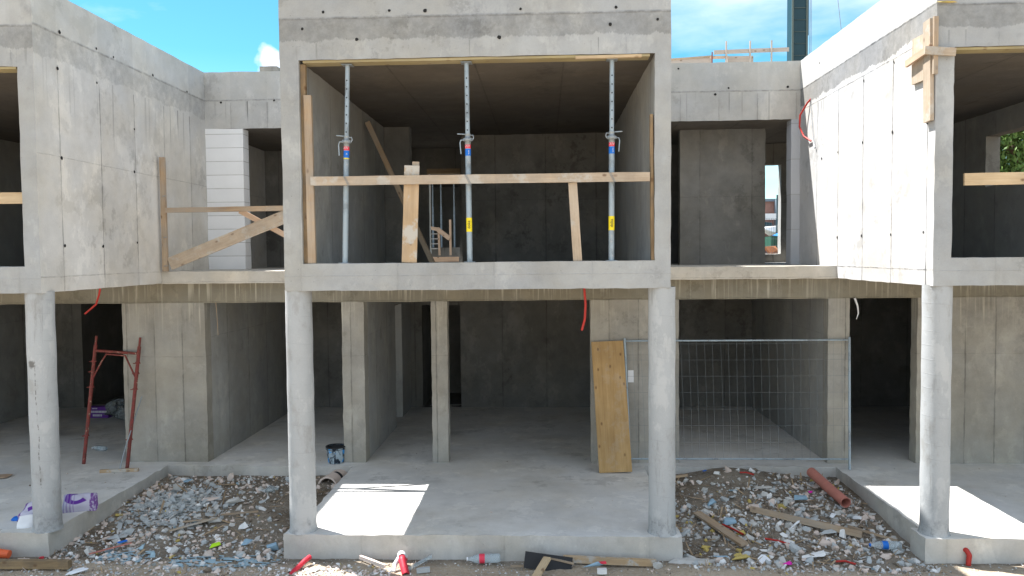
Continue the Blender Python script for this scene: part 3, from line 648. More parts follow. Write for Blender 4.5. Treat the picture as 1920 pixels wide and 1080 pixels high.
scatter('rubble', 'large broken lumps half sunk in the rubble of the right pit', 'rubble', 95, (1.7, 4.1, -0.1, 2.7), lambda x, y: [3.5, 2, 2, 1.2, .3, 1.6, 0, .2], lsz(.055, .11, 1.6), dens=nr)
scatter('gravel', 'pebbles and crumbs on the sandy strip in front of the terraces', 'gravel', 3600, (-6.6, 6.2, -1.0, -0.02), lambda x, y: [2.4, .8, 1.2, 1.0, .5, .5, 0.05, .05], lsz(.004, .020, 2.5), dens=lambda x, y: 0.35+0.65*(gmask(x, y, -.6, -.35, .9, .5)+gmask(x, y, -2.6, -.5, .7, .4)+gmask(x, y, -5.9, -.2, 1, .3)) if x < 1.4 or x > 4.2 else .25)
scatter('gravel', 'pale lime and plaster crumbs heaped in the sun at the left front of the central terrace', 'gravel', 420, (-3.0, -1.5, -0.7, -0.12), lambda x, y: [.4, 0, 1.2, 3, .3, .2, 0, 0.05], lsz(.012, .040, 2), dens=lambda x, y: gmask(x, y, -2.35, -.48, .45, .18)+.4*gmask(x, y, -1.75, -.3, .1, .25))
scatter('dust_crumbs', 'crumbs and splinters lying on the terrace floors', 'gravel', 0 or 1, (-4, -3, 0, 1), wl, lsz(.01, .02))
def floor_crumbs():
    mb = MB()
    for _ in range(230):
        x = random.choice([random.uniform(-2.6, 1.3), random.uniform(-7.4, -5.7), random.uniform(4.3, 7), random.uniform(-5, -3), random.uniform(1.6, 4.1)])
        y = random.uniform(.1, 2.8) if not (-5.6 < x < -2.8 or 1.5 < x < 4.26) else random.uniform(3.0, 6.5)
        if random.random() < .35 and -2.6 < x < 1: y = random.uniform(2.9, 6.8)
        s = random.uniform(.004, .013)
        if random.random() < .07: s *= 2.4
        pr = random.choice(LUMP+FLAT); vs = (pr[0]*np.array([s*random.uniform(1, 2.2), s, s*.6])) @ rotm(random.gauss(0, .2), random.gauss(0, .2), random.uniform(0, 6.3)).T
        mb.add(vs+np.array([x, y, .003+s*.2]), pr[1], random.choice([0, 0, 2, 3, 4, 5]))
    meta(mb.build('floor_crumbs', [M[q] for q in RB]), 'tiny crumbs and splinters scattered on the concrete floors', 'crumbs', kind='stuff')
bpy.data.objects.remove([o for o in bpy.data.objects if o.name.startswith('dust_crumbs')][0]); floor_crumbs()
M['wood_grey'] = wood('grey shuttering timber', (0.42, 0.36, 0.31), (0.34, 0.29, 0.25), grey=0.3)
# ================================================================= STEEL PROPS
def steel_prop(label, bot, top, doka, side=-1, group='steel props standing in the central opening'):
    bot, top = Vector(bot), Vector(top); t = thing('steel_prop', label, 'steel prop', bot, group)
    ax_ = (top-bot).normalized(); e1 = ax_.orthogonal().normalized()
    e1 = (Vector((1, 0, 0))-ax_*ax_.x).normalized(); e2 = ax_.cross(e1)
    m = Matrix((e1, e2, ax_)).transposed().to_4x4(); m.translation = bot
    H = (top-bot).length; zc = 4.40-bot.z
    def P(x, y, z): return m @ Vector((x, y, z))
    mb = MB(); mb.lathe([(.0315, .006), (.0315, zc-.02)], 16, mat=m); mb.build('outer_tube', M['steel'], t)
    mb = MB(); mb.lathe([(.0255, zc-.1), (.0255, H-.006)], 14, mat=m)
    z = zc+.09
    while z < H-.1:
        mb.lathe([(.0001, 0), (.0085, 0)], 10, 1, m @ Matrix.Translation((0, -.0262, z)) @ Matrix.Rotation(math.pi/2, 4, 'X')); z += .094
    mb.build('inner_tube', [M['steel'], M['black']], t)
    mb = MB(); mb.lathe([(.031, zc-.10), (.034, zc-.03), (.046, zc-.03), (.046, zc+.005), (.030, zc+.005), (.030, zc+.035), (.034, zc+.04), (.034, zc+.05)], 16, mat=m)
    for q in range(8):
        a = q*math.pi/4; mb.box(-.006, .006, .044, .052, zc-.028, zc+.002, mat=m @ Matrix.Rotation(a, 4, 'Z'))
    mb.tube([P(.03*-side, -.01, zc+.03), P(.058*-side, -.015, zc+.035), P(.066*-side, -.015, zc+.005), P(.055*-side, -.015, zc-.02)], .006)
    mb.build('collar_nut', M['steel_dk'], t)
    mb = MB(); mb.tube([P(.035*side, -.01, zc-.015), P(.075*side, -.02, zc-.02), P(.084*side, -.022, zc-.05), P(.075*side, -.022, zc-.17)], .0065); mb.build('handle', M['steel'], t)
    mb = MB(); mb.tube([P(.0*side, 0, zc+.045), P(.115*side, -.005, zc+.052)], .006); mb.build('pin', M['steel'], t)
    mb = MB(); mb.box(-.06, .06, -.06, .06, 0, .006, mat=m); mb.build('base_plate', M['steel_dk'], t)
    mb = MB(); mb.box(-.06, .06, -.06, .06, H-.006, H, mat=m); mb.build('head_plate', M['steel_dk'], t)
    zr = 4.335-bot.z
    for a, b, c_, nm in ((zr-.045, zr, 'red_st', 'red sticker with white scribble'), (zr-.125, zr-.05, 'blue_st', 'blue sticker with white letters'), (zr-.140, zr-.130, 'yel_st', 'thin yellow sticker')):
        if doka and c_ == 'yel_st': continue
        mb = MB(); mb.lathe([(.0322, a), (.0322, b)], 18, mat=m); s_ = mb.build('sticker', M[c_], t); s_['label'] = nm
        if c_ == 'red_st':
            w = MB(); w.tube([P(-.022, -.034, a+.012), P(-.012, -.034, a+.034), P(-.004, -.034, a+.012), P(.006, -.034, a+.036), P(.014, -.034, a+.014), P(.022, -.033, a+.03)], .0028, 6); w.build('lettering', M['white'], s_)
        if c_ == 'blue_st':
            text('lettering', 'eurex' if doka else '20', .020, 'white', s_, m @ Matrix.Translation((.010, -.0345, (a+b)/2)) @ Matrix.Rotation(math.pi/2, 4, 'X') @ Matrix.Rotation(math.pi/2, 4, 'Z'))
    if doka:
        z0 = 3.375-bot.z; mb = MB(); mb.lathe([(.0322, z0), (.0322, z0+.155)], 18, mat=m); s_ = mb.build('sticker', M['yel_st'], t); s_['label'] = 'tall yellow sticker with dark letters'
        text('lettering', 'doka', .046, 'ink', s_, m @ Matrix.Translation((.0, -.0350, z0+.078)) @ Matrix.Rotation(math.pi/2, 4, 'X') @ Matrix.Rotation(math.pi/2, 4, 'Z'))
    return t
steel_prop('left steel prop of the central opening, tilted slightly, without a tall yellow sticker', (-2.153, .10, 3.04), (-2.085, .10, 5.225), False)
steel_prop('middle steel prop of the central opening with its pin and handle to the left', (-.757, .10, 3.04), (-.768, .10, 5.225), True)
steel_prop('right steel prop of the central opening, between the short leaning board and the right jamb', (.805, .10, 3.04), (.82, .10, 5.225), True, 1)
# ================================================================= TIMBER OF THE CENTRAL OPENING
def T(name, label, cat, *a, group=None, **k): return meta(board(name, *a, **k), label, cat, group)
T('guard_rail', 'long pale timber rail across the central opening, tied to the steel props', 'timber rail', (-2.49, -.008, 3.945), (1.212, -.008, 3.945), .098, .028, 'wood')
for o_, x in ((0, -2.09), (1, -.757), (2, .81)):
    w = MB(); w.tube([(x-.035, -.026, 3.995), (x+.02, -.026, 3.89)], .0028, 5); w.tube([(x-.02, -.026, 3.995), (x+.035, -.026, 3.89)], .0022, 5)
    meta(w.build('tie_wire', M['steel_dk']), 'thin tie wire round the rail at the %s steel prop' % ('left', 'middle', 'right')[o_], 'wire')
T('upright_board', 'wide cement smeared board standing behind the timber rail left of the middle prop', 'board', (-1.42, .035, 3.042), (-1.375, .035, 4.105), .165, .028, 'wood_cem', wdir=(1, 0, 0))
T('upright_board', 'narrow batten end sticking up behind the wide cement smeared board', 'board', (-1.39, .066, 3.042), (-1.335, .066, 4.15), .075, .028, 'wood', wdir=(1, 0, 0))
T('upright_board', 'short pale board leaning under the timber rail right of the middle prop', 'board', (.432, .030, 3.042), (.382, .030, 3.895), .096, .026, 'wood', wdir=(1, 0, 0))
T('jamb_timber', 'dirty square timber standing against the left jamb of the central opening', 'timber', (-2.572, .075, 3.042), (-2.572, .075, 5.23), .055, .06, 'wood_dirty', wdir=(1, 0, 0))
T('jamb_timber', 'brown squared timber standing in front of the dirty one at the left jamb', 'timber', (-2.505, .045, 3.042), (-2.520, .045, 4.89), .085, .05, 'wood_old', wdir=(1, 0, 0))
T('jamb_timber', 'thin timber strip standing against the right jamb of the central opening', 'timber', (1.247, .06, 3.042), (1.238, .06, 4.62), .032, .07, 'wood_dirty', wdir=(1, 0, 0))
T('formwork_strip', 'yellowish formwork board under the lintel of the central opening', 'formwork board', (-2.56, .1, 5.250), (1.22, .1, 5.250), .17, .026, 'form', wdir=(0, 1, 0))
T('formwork_strip', 'short fresh board under the lintel above the right prop', 'formwork board', (.42, .02, 5.236), (1.13, .02, 5.243), .03, .05, 'wood_new', wdir=(0, 0, 1))
T('formwork_strip', 'yellowish formwork board under the lintel of the right upper box', 'formwork board', (4.43, .1, 5.250), (6.95, .1, 5.250), .17, .026, 'form', wdir=(0, 1, 0))
T('formwork_strip', 'yellowish formwork board under the lintel of the left upper box', 'formwork board', (-9.5, .1, 5.250), (-5.79, .1, 5.250), .17, .026, 'form', wdir=(0, 1, 0))
T('raking_plank', 'grey plank leaning slantwise inside the central upper room', 'plank', (-2.53, 3.0, 5.1), (-1.56, 3.0, 2.94), .075, .04, 'wood_old', wdir=(1, 0, 0))
T('guard_rail', 'fresh timber rail in the opening of the left upper box', 'timber rail', (-9.5, .1, 3.812), (-5.775, .1, 3.812), .125, .03, 'wood_new')
T('guard_rail', 'fresh timber rail in the opening of the right upper box in front of the tree', 'timber rail', (4.582, .1, 3.880), (7.0, .1, 3.900), .13, .03, 'wood_new')
# left balcony barrier
bb = thing('balcony_barrier', 'improvised timber barrier of post, rail and slanting plank on the left balcony', 'timber barrier', (-5.5, 2.73, 2.92))
board('post', (-5.502, 2.73, 2.92), (-5.505, 2.73, 4.59), .075, .05, 'wood_old', wdir=(1, 0, 0), parent=bb)
board('rail', (-5.46, 2.70, 3.815), (-2.83, 2.70, 3.83), .072, .04, 'wood_old', parent=bb)
board('slanting_plank', (-5.44, 2.74, 3.03), (-2.9, 2.74, 4.02), .185, .028, 'wood', parent=bb)
board('brace', (-4.40, 2.80, 3.80), (-3.0, 2.80, 3.04), .075, .028, 'wood_pink', parent=bb)
for z in (4.02, 3.42, 3.0): nb = MB(); nb.tube([(-5.50, 2.69, z), (-5.44, 2.66, z+.004)], .005, 6); nb.build('nail', M['steel_dk'], bb)
# timber bracket on the corner of the right box
tb = thing('corner_bracket', 'pale timber boards nailed round the upper corner of the right box', 'timber bracket', (4.19, .2, 4.53))
board('upright', (4.195, .085, 4.50), (4.195, .12, 5.58), .155, .04, 'wood', wdir=(0, 1, 0), parent=tb)
board('backing_board', (4.207, .335, 4.97), (4.207, .325, 5.47), .30, .028, 'wood', wdir=(0, 1, 0), parent=tb)
board('corner_strip', (4.205, -.022, 4.98), (4.205, -.022, 5.58), .045, .03, 'wood_old', wdir=(1, 0, 0), parent=tb)
board('batten', (4.08, -.045, 5.225), (4.40, -.045, 5.20), .085, .03, 'wood', parent=tb)
board('batten', (4.155, -.03, 5.26), (4.150, .52, 5.215), .075, .03, 'wood_pink', parent=tb)
# ================================================================= GROUND FLOOR THINGS
T('leaning_board', 'wide knotty yellow board leaning on the wall beside the mesh fence', 'board', (1.058, 2.50, .01), (.985, 3.00, 1.825), .468, .035, 'bigboard', wdir=(1, 0, 0), jit=.001)
# mesh fence
mf = thing('mesh_fence', 'galvanised mesh fence panel leaning across the ground floor opening on the right', 'mesh fence', (2.8, 2.68, 0))
def fp(x, z):
    u = (x-1.235)/(4.43-1.235); k = z/1.9
    return Vector(((1.285-.045*k)*(1-u)+(4.392+.112*k)*u, 2.66+k*.345, z))
for x in (1.235, 4.43): f = MB(); f.tube([fp(x, 0.01), fp(x, 1.87)], .018); f.build('post', M['steel'], mf)
for z in (1.83, .155): f = MB(); f.tube([fp(1.25, z), fp(4.41, z)], .013); f.build('rail', M['steel'], mf)
f = MB()
for i in range(1, 28): x = 1.235+i*.1141+random.uniform(-.004, .004); f.tube([fp(x, .16), fp(x+random.uniform(-.01, .01), 1.0), fp(x, 1.83)], .0016, 5, caps=False)
for i in range(1, 8): z = .16+i*.2325; f.tube([fp(1.235, z)+Vector((0, -.003, 0)), fp(2.9, z-.006), fp(4.43, z)+Vector((0, -.003, 0))], .0018, 5, caps=False)
f.build('wire_mesh', M['wire'], mf)
# scaffold frame
sf = thing('scaffold_frame', 'rusty red scaffold end frame leaning in the ground floor opening on the left', 'scaffold frame', (-6.5, 2.8, 0))
Lb, Lt, Rb_, Rt = Vector((-6.958, 2.93, 0)), Vector((-6.735, 3.0, 1.95)), Vector((-6.136, 2.66, 0)), Vector((-6.058, 3.0, 1.92))
for a, b in ((Lb, Lt), (Rb_, Rt)):
    f = MB(); f.tube([a+(b-a)*.001, b-(b-a)*.07], .026); f.tube([b-(b-a)*.08, b], .017)
    for k in (.22, .60, .72, .80):
        c0 = a+(b-a)*k; f.tube([c0+Vector((-.06, -.02, 0)), c0+Vector((.055, -.02, .005))], .007, 6)
        f.lathe([(.034, 0), (.034, .02)], 10, mat=Matrix.Translation(c0))
    f.build('leg', M['rust'], sf)
f = MB(); f.tube([Lb.lerp(Lt, .885), Rb_.lerp(Rt, .875)], .021); f.build('crossbar', M['rust'], sf)
A_, B_ = Lb.lerp(Lt, .865), Rb_.lerp(Rt, .85)
f = MB(); f.tube([Lb.lerp(Lt, .66), Lb.lerp(Lt, .80)+Vector((.12, 0, 0)), A_.lerp(B_, .27), A_.lerp(B_, .5)], .013); f.tube([A_.lerp(B_, .5), A_.lerp(B_, .70), Rb_.lerp(Rt, .68)], .013); f.build('brace', M['rust'], sf)
# float / broom
br = thing('floor_squeegee', 'wooden headed squeegee leaning beside the red scaffold frame', 'squeegee', (-6.14, 2.48, 0))
board('head', (-6.42, 2.445, .025), (-5.89, 2.52, .03), .045, .045, 'wood_cem', parent=br)
f = MB(); f.tube([(-6.15, 2.49, .04), (-6.13, 2.60, .30), (-6.06, 3.0, 1.02)], .009); f.build('handle', M['steel_dk'], br)
# paint bucket
def bucket_mat():
    n = N('splattered bucket', 0.5); a = n.ramp(n.noise(16, 5, 0.7, stretch=(1, 1, .4)), .46, .54); b = n.ramp(n.noise(9, 3, .6, off=(5, 5, 5)), .60, .64)
    c = n.mix(a, (0.02, 0.03, 0.045), (0.36, 0.44, 0.50)); return n.col(n.mix(b, c, (0.02, 0.30, 0.75)))
M['bucket'] = bucket_mat()
bk = thing('paint_bucket', 'black bucket splattered with blue and white paint beside the pillar', 'bucket', (-3.12, 3.03, 0))
mm = Matrix.Translation((-3.11, 3.04, .002)) @ Matrix.Scale(.9, 4)
f = MB(); f.lathe([(0, 0), (.125, 0), (.13, .01), (.158, .27)], 28, mat=mm); f.lathe([(.150, .27), (.122, .02), (0, .02)], 28, 1, mm); f.build('body', [M['bucket'], M['black']], bk)
f = MB(); f.lathe([(.150, .265), (.165, .262), (.168, .275), (.162, .285), (.150, .282)], 28, mat=mm); f.lathe([(.158, .235), (.166, .238), (.158, .242)], 28, mat=mm); f.build('rim', M['black'], bk)
f = MB(); f.tube([mm @ Vector((-.16, 0, .25)), mm @ Vector((-.12, -.09, .22)), mm @ Vector((0, -.165, .15)), mm @ Vector((.12, -.09, .22)), mm @ Vector((.16, 0, .25))], .004, 6); f.build('handle', M['steel_dk'], bk)
# concrete pipe below the central terrace
pp = thing('drain_pipe', 'wide grey pipe end with a dark mouth half buried under the terrace edge', 'pipe', (-3.1, 2.3, -.2))
f = MB(); f.tube([(-3.07, 2.42, -.19), (-3.04, 2.6, -.19), (-3.0, 2.86, -.19)], .150, 28, hollow=.84); f.build('pipe_wall', M['rb_pink'], pp)
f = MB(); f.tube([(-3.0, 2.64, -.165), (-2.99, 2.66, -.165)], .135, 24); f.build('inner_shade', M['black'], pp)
def cyl(name, label, cat, pts, r, mat, hollow=None, n=16, group=None):
    f = MB(); f.tube(pts, r, n, hollow=hollow); return meta(f.build(name, M[mat]), label, cat, group)
cyl('plastic_pipe', 'dusty orange plastic pipe lying on the rubble against the right terrace', 'pipe', [(3.80, 2.50, .02), (3.845, 2.0, -.04), (3.90, 1.50, -.095)], .068, 'terracotta', .88, 24)
cyl('plastic_pipe', 'bright orange pipe end at the bottom left corner', 'pipe', [(-6.6, -.16, -.17), (-6.2, -.14, -.175), (-5.97, -.13, -.195)], [.06, .06, .045], 'orange', None, 18)
cyl('conduit', 'thin red conduit curling down from under the left upper box', 'conduit', [(-5.40, .85, 2.75), (-5.42, .86, 2.68), (-5.50, .92, 2.55), (-5.69, 1.0, 2.43)], .012, 'conduit', None, 10)
cyl('conduit', 'thin red conduit hanging straight down from the slab under the central box', 'conduit', [(.515, .30, 2.745), (.53, .3, 2.55), (.52, .3, 2.38), (.485, .3, 2.255)], .014, 'conduit', None, 10)
cyl('conduit', 'red conduit bowing out of the sunlit wall of the right box', 'conduit', [(4.235, 3.885, 5.50), (4.19, 3.95, 5.44), (4.13, 4.10, 5.28), (4.12, 4.10, 5.10), (4.15, 3.98, 4.93), (4.20, 3.80, 4.83)], .014, 'conduit', None, 10)
cyl('cable', 'thin dark cable hanging from the sunlit wall beside the red conduit', 'cable', [(4.215, 3.86, 5.50), (4.21, 3.80, 5.2), (4.205, 3.70, 4.85), (4.20, 3.64, 4.71), (4.20, 3.62, 4.70)], [.004, .004, .005, .007, .012], 'steel_dk', None, 8)
cyl('hanging_strip', 'short pale strip hanging from the beam above the right doorway', 'strip', [(4.575, 3.0, 2.44), (4.615, 3.0, 2.33), (4.625, 2.99, 2.22), (4.60, 3.0, 2.13)], [.016, .013, .010, .004], 'white', None, 8)
cyl('hanging_wire', 'thin pale wire hanging from the beam above the left doorway', 'wire', [(-4.88, 3.0, 2.44), (-4.865, 3.0, 2.2), (-4.857, 3.0, 1.95)], .0045, 'rb_chip', None, 6)
def tpipe(name, label, pts, r, mat='conduit_pk'):
    f = MB(); k = []
    P3 = [Vector(p) for p in pts]
    for a, b in zip(P3, P3[1:]):
        for i in range(10): k.append(a.lerp(b, i/10))
    k.append(P3[-1]); f.tube(k, [r*(1+.05*(i % 2)) for i in range(len(k))], 14, hollow=.8); return meta(f.build(name, M[mat]), label, 'pipe stub')
tpipe('corrugated_pipe', 'red corrugated pipe bent out of the ground in front of the central terrace', [(-1.50, -.12, -.22), (-1.51, -.20, -.155), (-1.49, -.29, -.165), (-1.455, -.37, -.225), (-1.43, -.42, -.27)], .040)
f = MB(); f.tube([(-1.50, -.13, -.20), (-1.515, -.20, -.145), (-1.50, -.255, -.15)], [.042, .046, .044], 14, hollow=.9); f.tube([(-1.53, -.25, -.15), (-1.57, -.30, -.21), (-1.56, -.36, -.26)], [.02, .025, .012], 8)
meta(f.build('torn_sleeve', M['white']), 'torn white plastic sleeve round the red corrugated pipe', 'sleeve')
tpipe('corrugated_pipe', 'red corrugated pipe rising from the sunny gravel left of the central terrace front', [(-2.68, -.52, -.30), (-2.64, -.40, -.25), (-2.57, -.24, -.20), (-2.54, -.16, -.19)], .026)
tpipe('corrugated_pipe', 'red pipe stub bending out of the right terrace edge', [(4.575, .02, -.115), (4.60, -.03, -.12), (4.615, -.06, -.16), (4.60, -.07, -.27)], .026, 'conduit')
# ---------------------------------------------------------------- sacks and packaging
def sack_mat():
    n = N('printed paper sack', 0.6)
    g = n.t.nodes.new('ShaderNodeVectorMath'); g.operation = 'LENGTH'; cb = n.t.nodes.new('ShaderNodeCombineXYZ')
    n.put(cb.inputs[0], n.m('SUBTRACT', n.x, -0.02)); n.put(cb.inputs[1], n.m('MULTIPLY', n.m('SUBTRACT', n.y, .03), 1.4)); n.link(cb.outputs[0], g.inputs[0])
    r = g.outputs['Value']; ring = n.m('MULTIPLY', n.ramp(r, .065, .072), n.ramp(r, .135, .145, 1, 0)); ring = n.m('MULTIPLY', ring, n.ramp(n.m('ADD', n.x, n.y), .06, .07, 1, 0))
    core = n.ramp(n.x, .120, .128); core = n.m('MULTIPLY', core, n.ramp(n.noise(38, 3, .6, stretch=(1, .4, 1)), .48, .56, 1, .25))
    st = n.m('MULTIPLY', n.ramp(n.m('FRACT', n.m('MULTIPLY', n.x, 26)), .45, .55), n.ramp(n.x, -.05, -.04, 1, 0))
    c = n.mix(ring, (0.50, 0.48, 0.58), (0.115, 0.03, 0.27)); c = n.mix(core, c, (0.17, 0.07, 0.26)); c = n.mix(n.m('MULTIPLY', st, .6), c, (0.25, 0.18, 0.38))
    n.bump(n.noise(14, 4, .6), .5, .01); return n.col(c)
M['sack'] = sack_mat()
def pillow(name, label, cat, loc, size, rz, mat, crump=.02, tilt=(0, 0), seed=0):
    mb = MB(); nu, nv = 22, 16; vs = []; fs = []
    for top in (1, -1):
        for j in range(nv+1):
            for i in range(nu+1):
                u, v = i/nu*2-1, j/nv*2-1; e = (1-abs(u)**3.2)*(1-abs(v)**3.2); h = size[2]*.5*max(e, 0)**.5
                p = Vector((u*size[0]/2*(1-.06*v*v), v*size[1]/2*(1-.05*u*u), top*h*(1 if top > 0 else .5)))
                p += noise.noise_vector(p*9+Vector((seed, 0, 0)))*crump; vs.append(p)
    W_ = nu+1
    for t_ in (0, 1):
        o0 = t_*(nv+1)*W_
        for j in range(nv):
            for i in range(nu):
                q = (o0+j*W_+i, o0+j*W_+i+1, o0+(j+1)*W_+i+1, o0+(j+1)*W_+i); fs.append(q if t_ == 0 else q[::-1])
    mb.add(vs, fs, 0, True)
    m = Matrix.Translation(loc) @ Matrix.Rotation(rz, 4, 'Z') @ Matrix.Rotation(tilt[0], 4, 'X') @ Matrix.Rotation(tilt[1], 4, 'Y')
    return meta(mb.build(name, M[mat], mw=m), label, cat)
pillow('paper_sack', 'crumpled white and purple sack lying left of the stained column', 'sack', (-6.03, .42, .085), (.38, .30, .15), 2.9, 'sack', .055, (-.7, 0), 3)
pillow('paper_sack', 'white and purple sack with a purple swoosh lying right behind the stained column', 'sack', (-5.73, .82, .09), (.40, .25, .17), .35, 'sack', .03, (.75, 0), 8)
pillow('paper_scrap', 'round white paper scrap in front of the crumpled purple sack', 'paper scrap', (-6.00, .20, .06), (.17, .17, .03), .3, 'white', .02, (1.0, 0), 5)
pillow('plastic_scrap', 'small blue plastic scrap left of the crumpled purple sack', 'plastic scrap', (-6.27, .42, .03), (.10, .07, .05), .3, 'blue_st', .03, (.3, 0), 6)
pillow('cardboard', 'flat brown cardboard piece on the left terrace', 'cardboard', (-7.78, 2.2, .015), (.34, .22, .02), .2, 'wood_pink', .006, (0, 0), 2)
pillow('film_bag', 'crumpled translucent film in the dark room behind the scaffold frame', 'plastic film', (-8.05, 6.2, .15), (.75, .5, .32), .2, 'film', .12, (.2, .2), 9)
bx = thing('purple_box', 'purple box with white lettering on the floor behind the scaffold frame', 'box', (-8.68, 6.27, 0))
f = MB(); f.box(-8.88, -8.48, 6.27, 6.42, .0, .22, jit=.004); pb = f.build('carton', M['purple'], bx)
for z, x0, x1 in ((.125, -8.85, -8.52), (.055, -8.79, -8.60), (.19, -8.80, -8.72)):
    x = x0; f = MB()
    while x < x1: w = random.uniform(.012, .022); f.box(x, x+w, 6.262, 6.266, z-.02*(.5 if z > .18 else 1), z+.02*(.5 if z > .18 else 1)); x += w+.009
    f.build('lettering', M['white'], pb)
def bottle(name, label, loc, rz, ln, r, lab, cap, labpos=(.42, .62), pitch=0.0, txt=None):
    t = thing(name, label, 'bottle', loc); m = Matrix.Translation(loc) @ Matrix.Rotation(rz, 4, 'Z') @ Matrix.Rotation(math.pi/2+pitch, 4, 'Y')
    f = MB(); f.lathe([(0, 0), (r*.8, 0), (r, ln*.06), (r, ln*.3), (r*.93, ln*.36), (r, ln*.42), (r, ln*.66), (r*.8, ln*.78), (r*.38, ln*.92), (r*.36, ln*.96)], 20, mat=m); f.build('body', M['pet'], t)
    f = MB(); f.lathe([(r*.42, ln*.955), (r*.42, ln), (0, ln)], 14, mat=m); f.build('cap', M[cap], t)
    f = MB(); f.lathe([(r*1.02, ln*labpos[0]), (r*1.02, ln*labpos[1])], 20, mat=m); lb = f.build('label_wrap', M[lab], t)
    if txt:
        f = MB()
        for k in range(5): zz = ln*(labpos[0]+.02+.035*k); f.box(-r*.5+.01*(k % 2), r*.4, -.0015, .0015, zz, zz+.006, mat=m @ Matrix.Translation((0, 0, 0)) @ Matrix.Rotation(math.pi/2, 4, 'Z') @ Matrix.Translation((0, r*1.03, 0)))
        f.build('lettering', M['white'], lb)
    return t
bottle('plastic_bottle', 'clear plastic bottle with a red label in front of the central terrace', (-.44, -.115, -.205), math.pi+.05, .37, .050, 'red_st', 'white', (.46, .62), 0.02)
bottle('plastic_bottle', 'clear water bottle with a blue label lying in the right pit', (4.05, .29, -.19), math.pi-.08, .34, .046, 'blue_st', 'blue_st', (.42, .60), 0.02)
bottle('plastic_bottle', 'clear empty bottle lying on the floor inside the left doorway', (-7.05, 3.70, .04), math.pi-.25, .28, .036, 'film', 'white', (.4, .6))
# ---------------------------------------------------------------- planks and litter in the pits
def gz(x, y, d=0.02): return hn(x, y)+d
def P_(x, y, d=0.02): return (x, y, gz(x, y, d))
T('pit_plank', 'grey plank lying slantwise at the front left of the right pit', 'plank', P_(1.97, 1.31, .05), P_(2.33, .36, .06), .10, .03, 'wood_old', wdir=(1, .3, .15))
T('pit_plank', 'long squared timber lying across the rubble of the right pit', 'timber', P_(2.66, 1.36, .06), P_(3.76, .64, .07), .075, .05, 'wood_old', wdir=(0, .3, 1))
T('pit_plank', 'thin brown stick along the edge of the right terrace', 'stick', P_(3.72, .95, .04), P_(4.13, .55, .03), .03, .02, 'wood_old', wdir=(0, .3, 1))
T('pit_plank', 'short yellowish splinter at the back left of the right pit beside the column', 'splinter', P_(1.60, 2.55, .03), P_(2.1, 2.62, .03), .035, .02, 'wood_old', wdir=(0, .3, 1))
T('pit_plank', 'forked pale splinter at the middle of the left pit', 'splinter', P_(-4.55, .70, .05), P_(-4.12, 1.08, .06), .09, .02, 'wood', wdir=(1, -1, .4))
T('pit_plank', 'small brown splinter beside the forked one in the left pit', 'splinter', P_(-4.50, .98, .04), P_(-4.22, 1.06, .05), .05, .02, 'wood_old', wdir=(1, -1, .4))
T('pit_plank', 'thin stick lying level in the left pit behind the grey slab piece', 'stick', P_(-4.1, 1.18, .05), P_(-3.66, 1.30, .05), .02, .02, 'wood_old')
T('pit_plank', 'rust red flat strip near the front of the left pit', 'strip', P_(-5.12, -.02, .04), P_(-4.80, .30, .05), .045, .012, 'terracotta', wdir=(1, -1, .3))
T('front_timber', 'dirty brown squared timber lying at the bottom left corner', 'timber', (-6.9, -.37, -.21), (-5.12, -.37, -.205), .085, .07, 'wood_dirty')
T('front_timber', 'long muddy timber with a broken edge lying along the central terrace front', 'timber', (.25, -.10, -.215), (1.25, -.17, -.225), .065, .06, 'wood_cem')
T('front_timber', 'short light board resting on the black panel', 'board', (.075, -.31, -.125), (-.06, -.60, -.235), .085, .03, 'wood_new', wdir=(1, -.3, .2))
T('front_timber', 'pale crusted stick lying left of the red corrugated pipe', 'stick', P_(-2.0, -.08, .05), P_(-1.68, -.30, .04), .040, .03, 'rb_pink')
T('front_timber', 'thin pale lath on the gravel left of the black panel', 'lath', P_(-.32, -.21, .03), P_(-.08, -.22, .03), .02, .012, 'wood_old')
T('plywood_sheet', 'black coated plywood panel propped against the timber in front of the central terrace', 'panel', (-.17, -.25, -.165), (.34, -.22, -.245), .17, .018, 'black', wdir=(-.5, .25, .8))
T('pale_batten', 'pale top batten of the black plywood panel', 'batten', (-.155, -.20, -.105), (.36, -.24, -.215), .018, .02, 'wood_old')
T('white_brick', 'small white block on the gravel in front of the terrace', 'block', (.60, -.40, -.225), (.70, -.40, -.225), .05, .05, 'rb_white')
T('clear_tube', 'bluish clear plastic strip standing beside the red corrugated pipe', 'plastic strip', P_(-1.42, -.30, .02), P_(-1.20, -.10, .08), .035, .01, 'pet', wdir=(0, 0, 1))
T('pvc_scrap', 'short grey pipe scrap right of the red corrugated pipe', 'scrap', P_(-1.32, -.38, .03), P_(-1.18, -.36, .04), .05, .03, 'rb_slate')
def lump(name, label, cat, loc, size, mat, kind=LUMP, rz=0.0, tilt=.15, k=0):
    pr = kind[k % len(kind)]; vs = (pr[0]*np.array([s/2*1.3 for s in size])) @ rotm(tilt, -tilt*.6, rz).T
    mb = MB(); mb.add(vs, pr[1]); o = mb.build(name, M[mat], loc=Vector(loc)); return meta(o, label, cat)
def L_(x, y, d): return (x, y, gz(x, y, d))
lump('foam_block', 'pale blue foam block near the left corner of the central terrace', 'foam block', L_(-3.10, .22, .05), (.17, .13, .15), 'foam_blue', BRK, .3, .3, 1)
lump('foam_block', 'pale blue foam crumb beside the grey plastic ring in the left pit', 'foam block', L_(-3.46, .40, .04), (.14, .10, .09), 'foam_blue', LUMP, .8, .3, 2)
lump('foam_block', 'blue foam block on the left side of the right pit behind the grey plank', 'foam block', L_(2.32, 1.05, .06), (.21, .14, .13), 'foam_blue', BRK, .1, .1, 3)
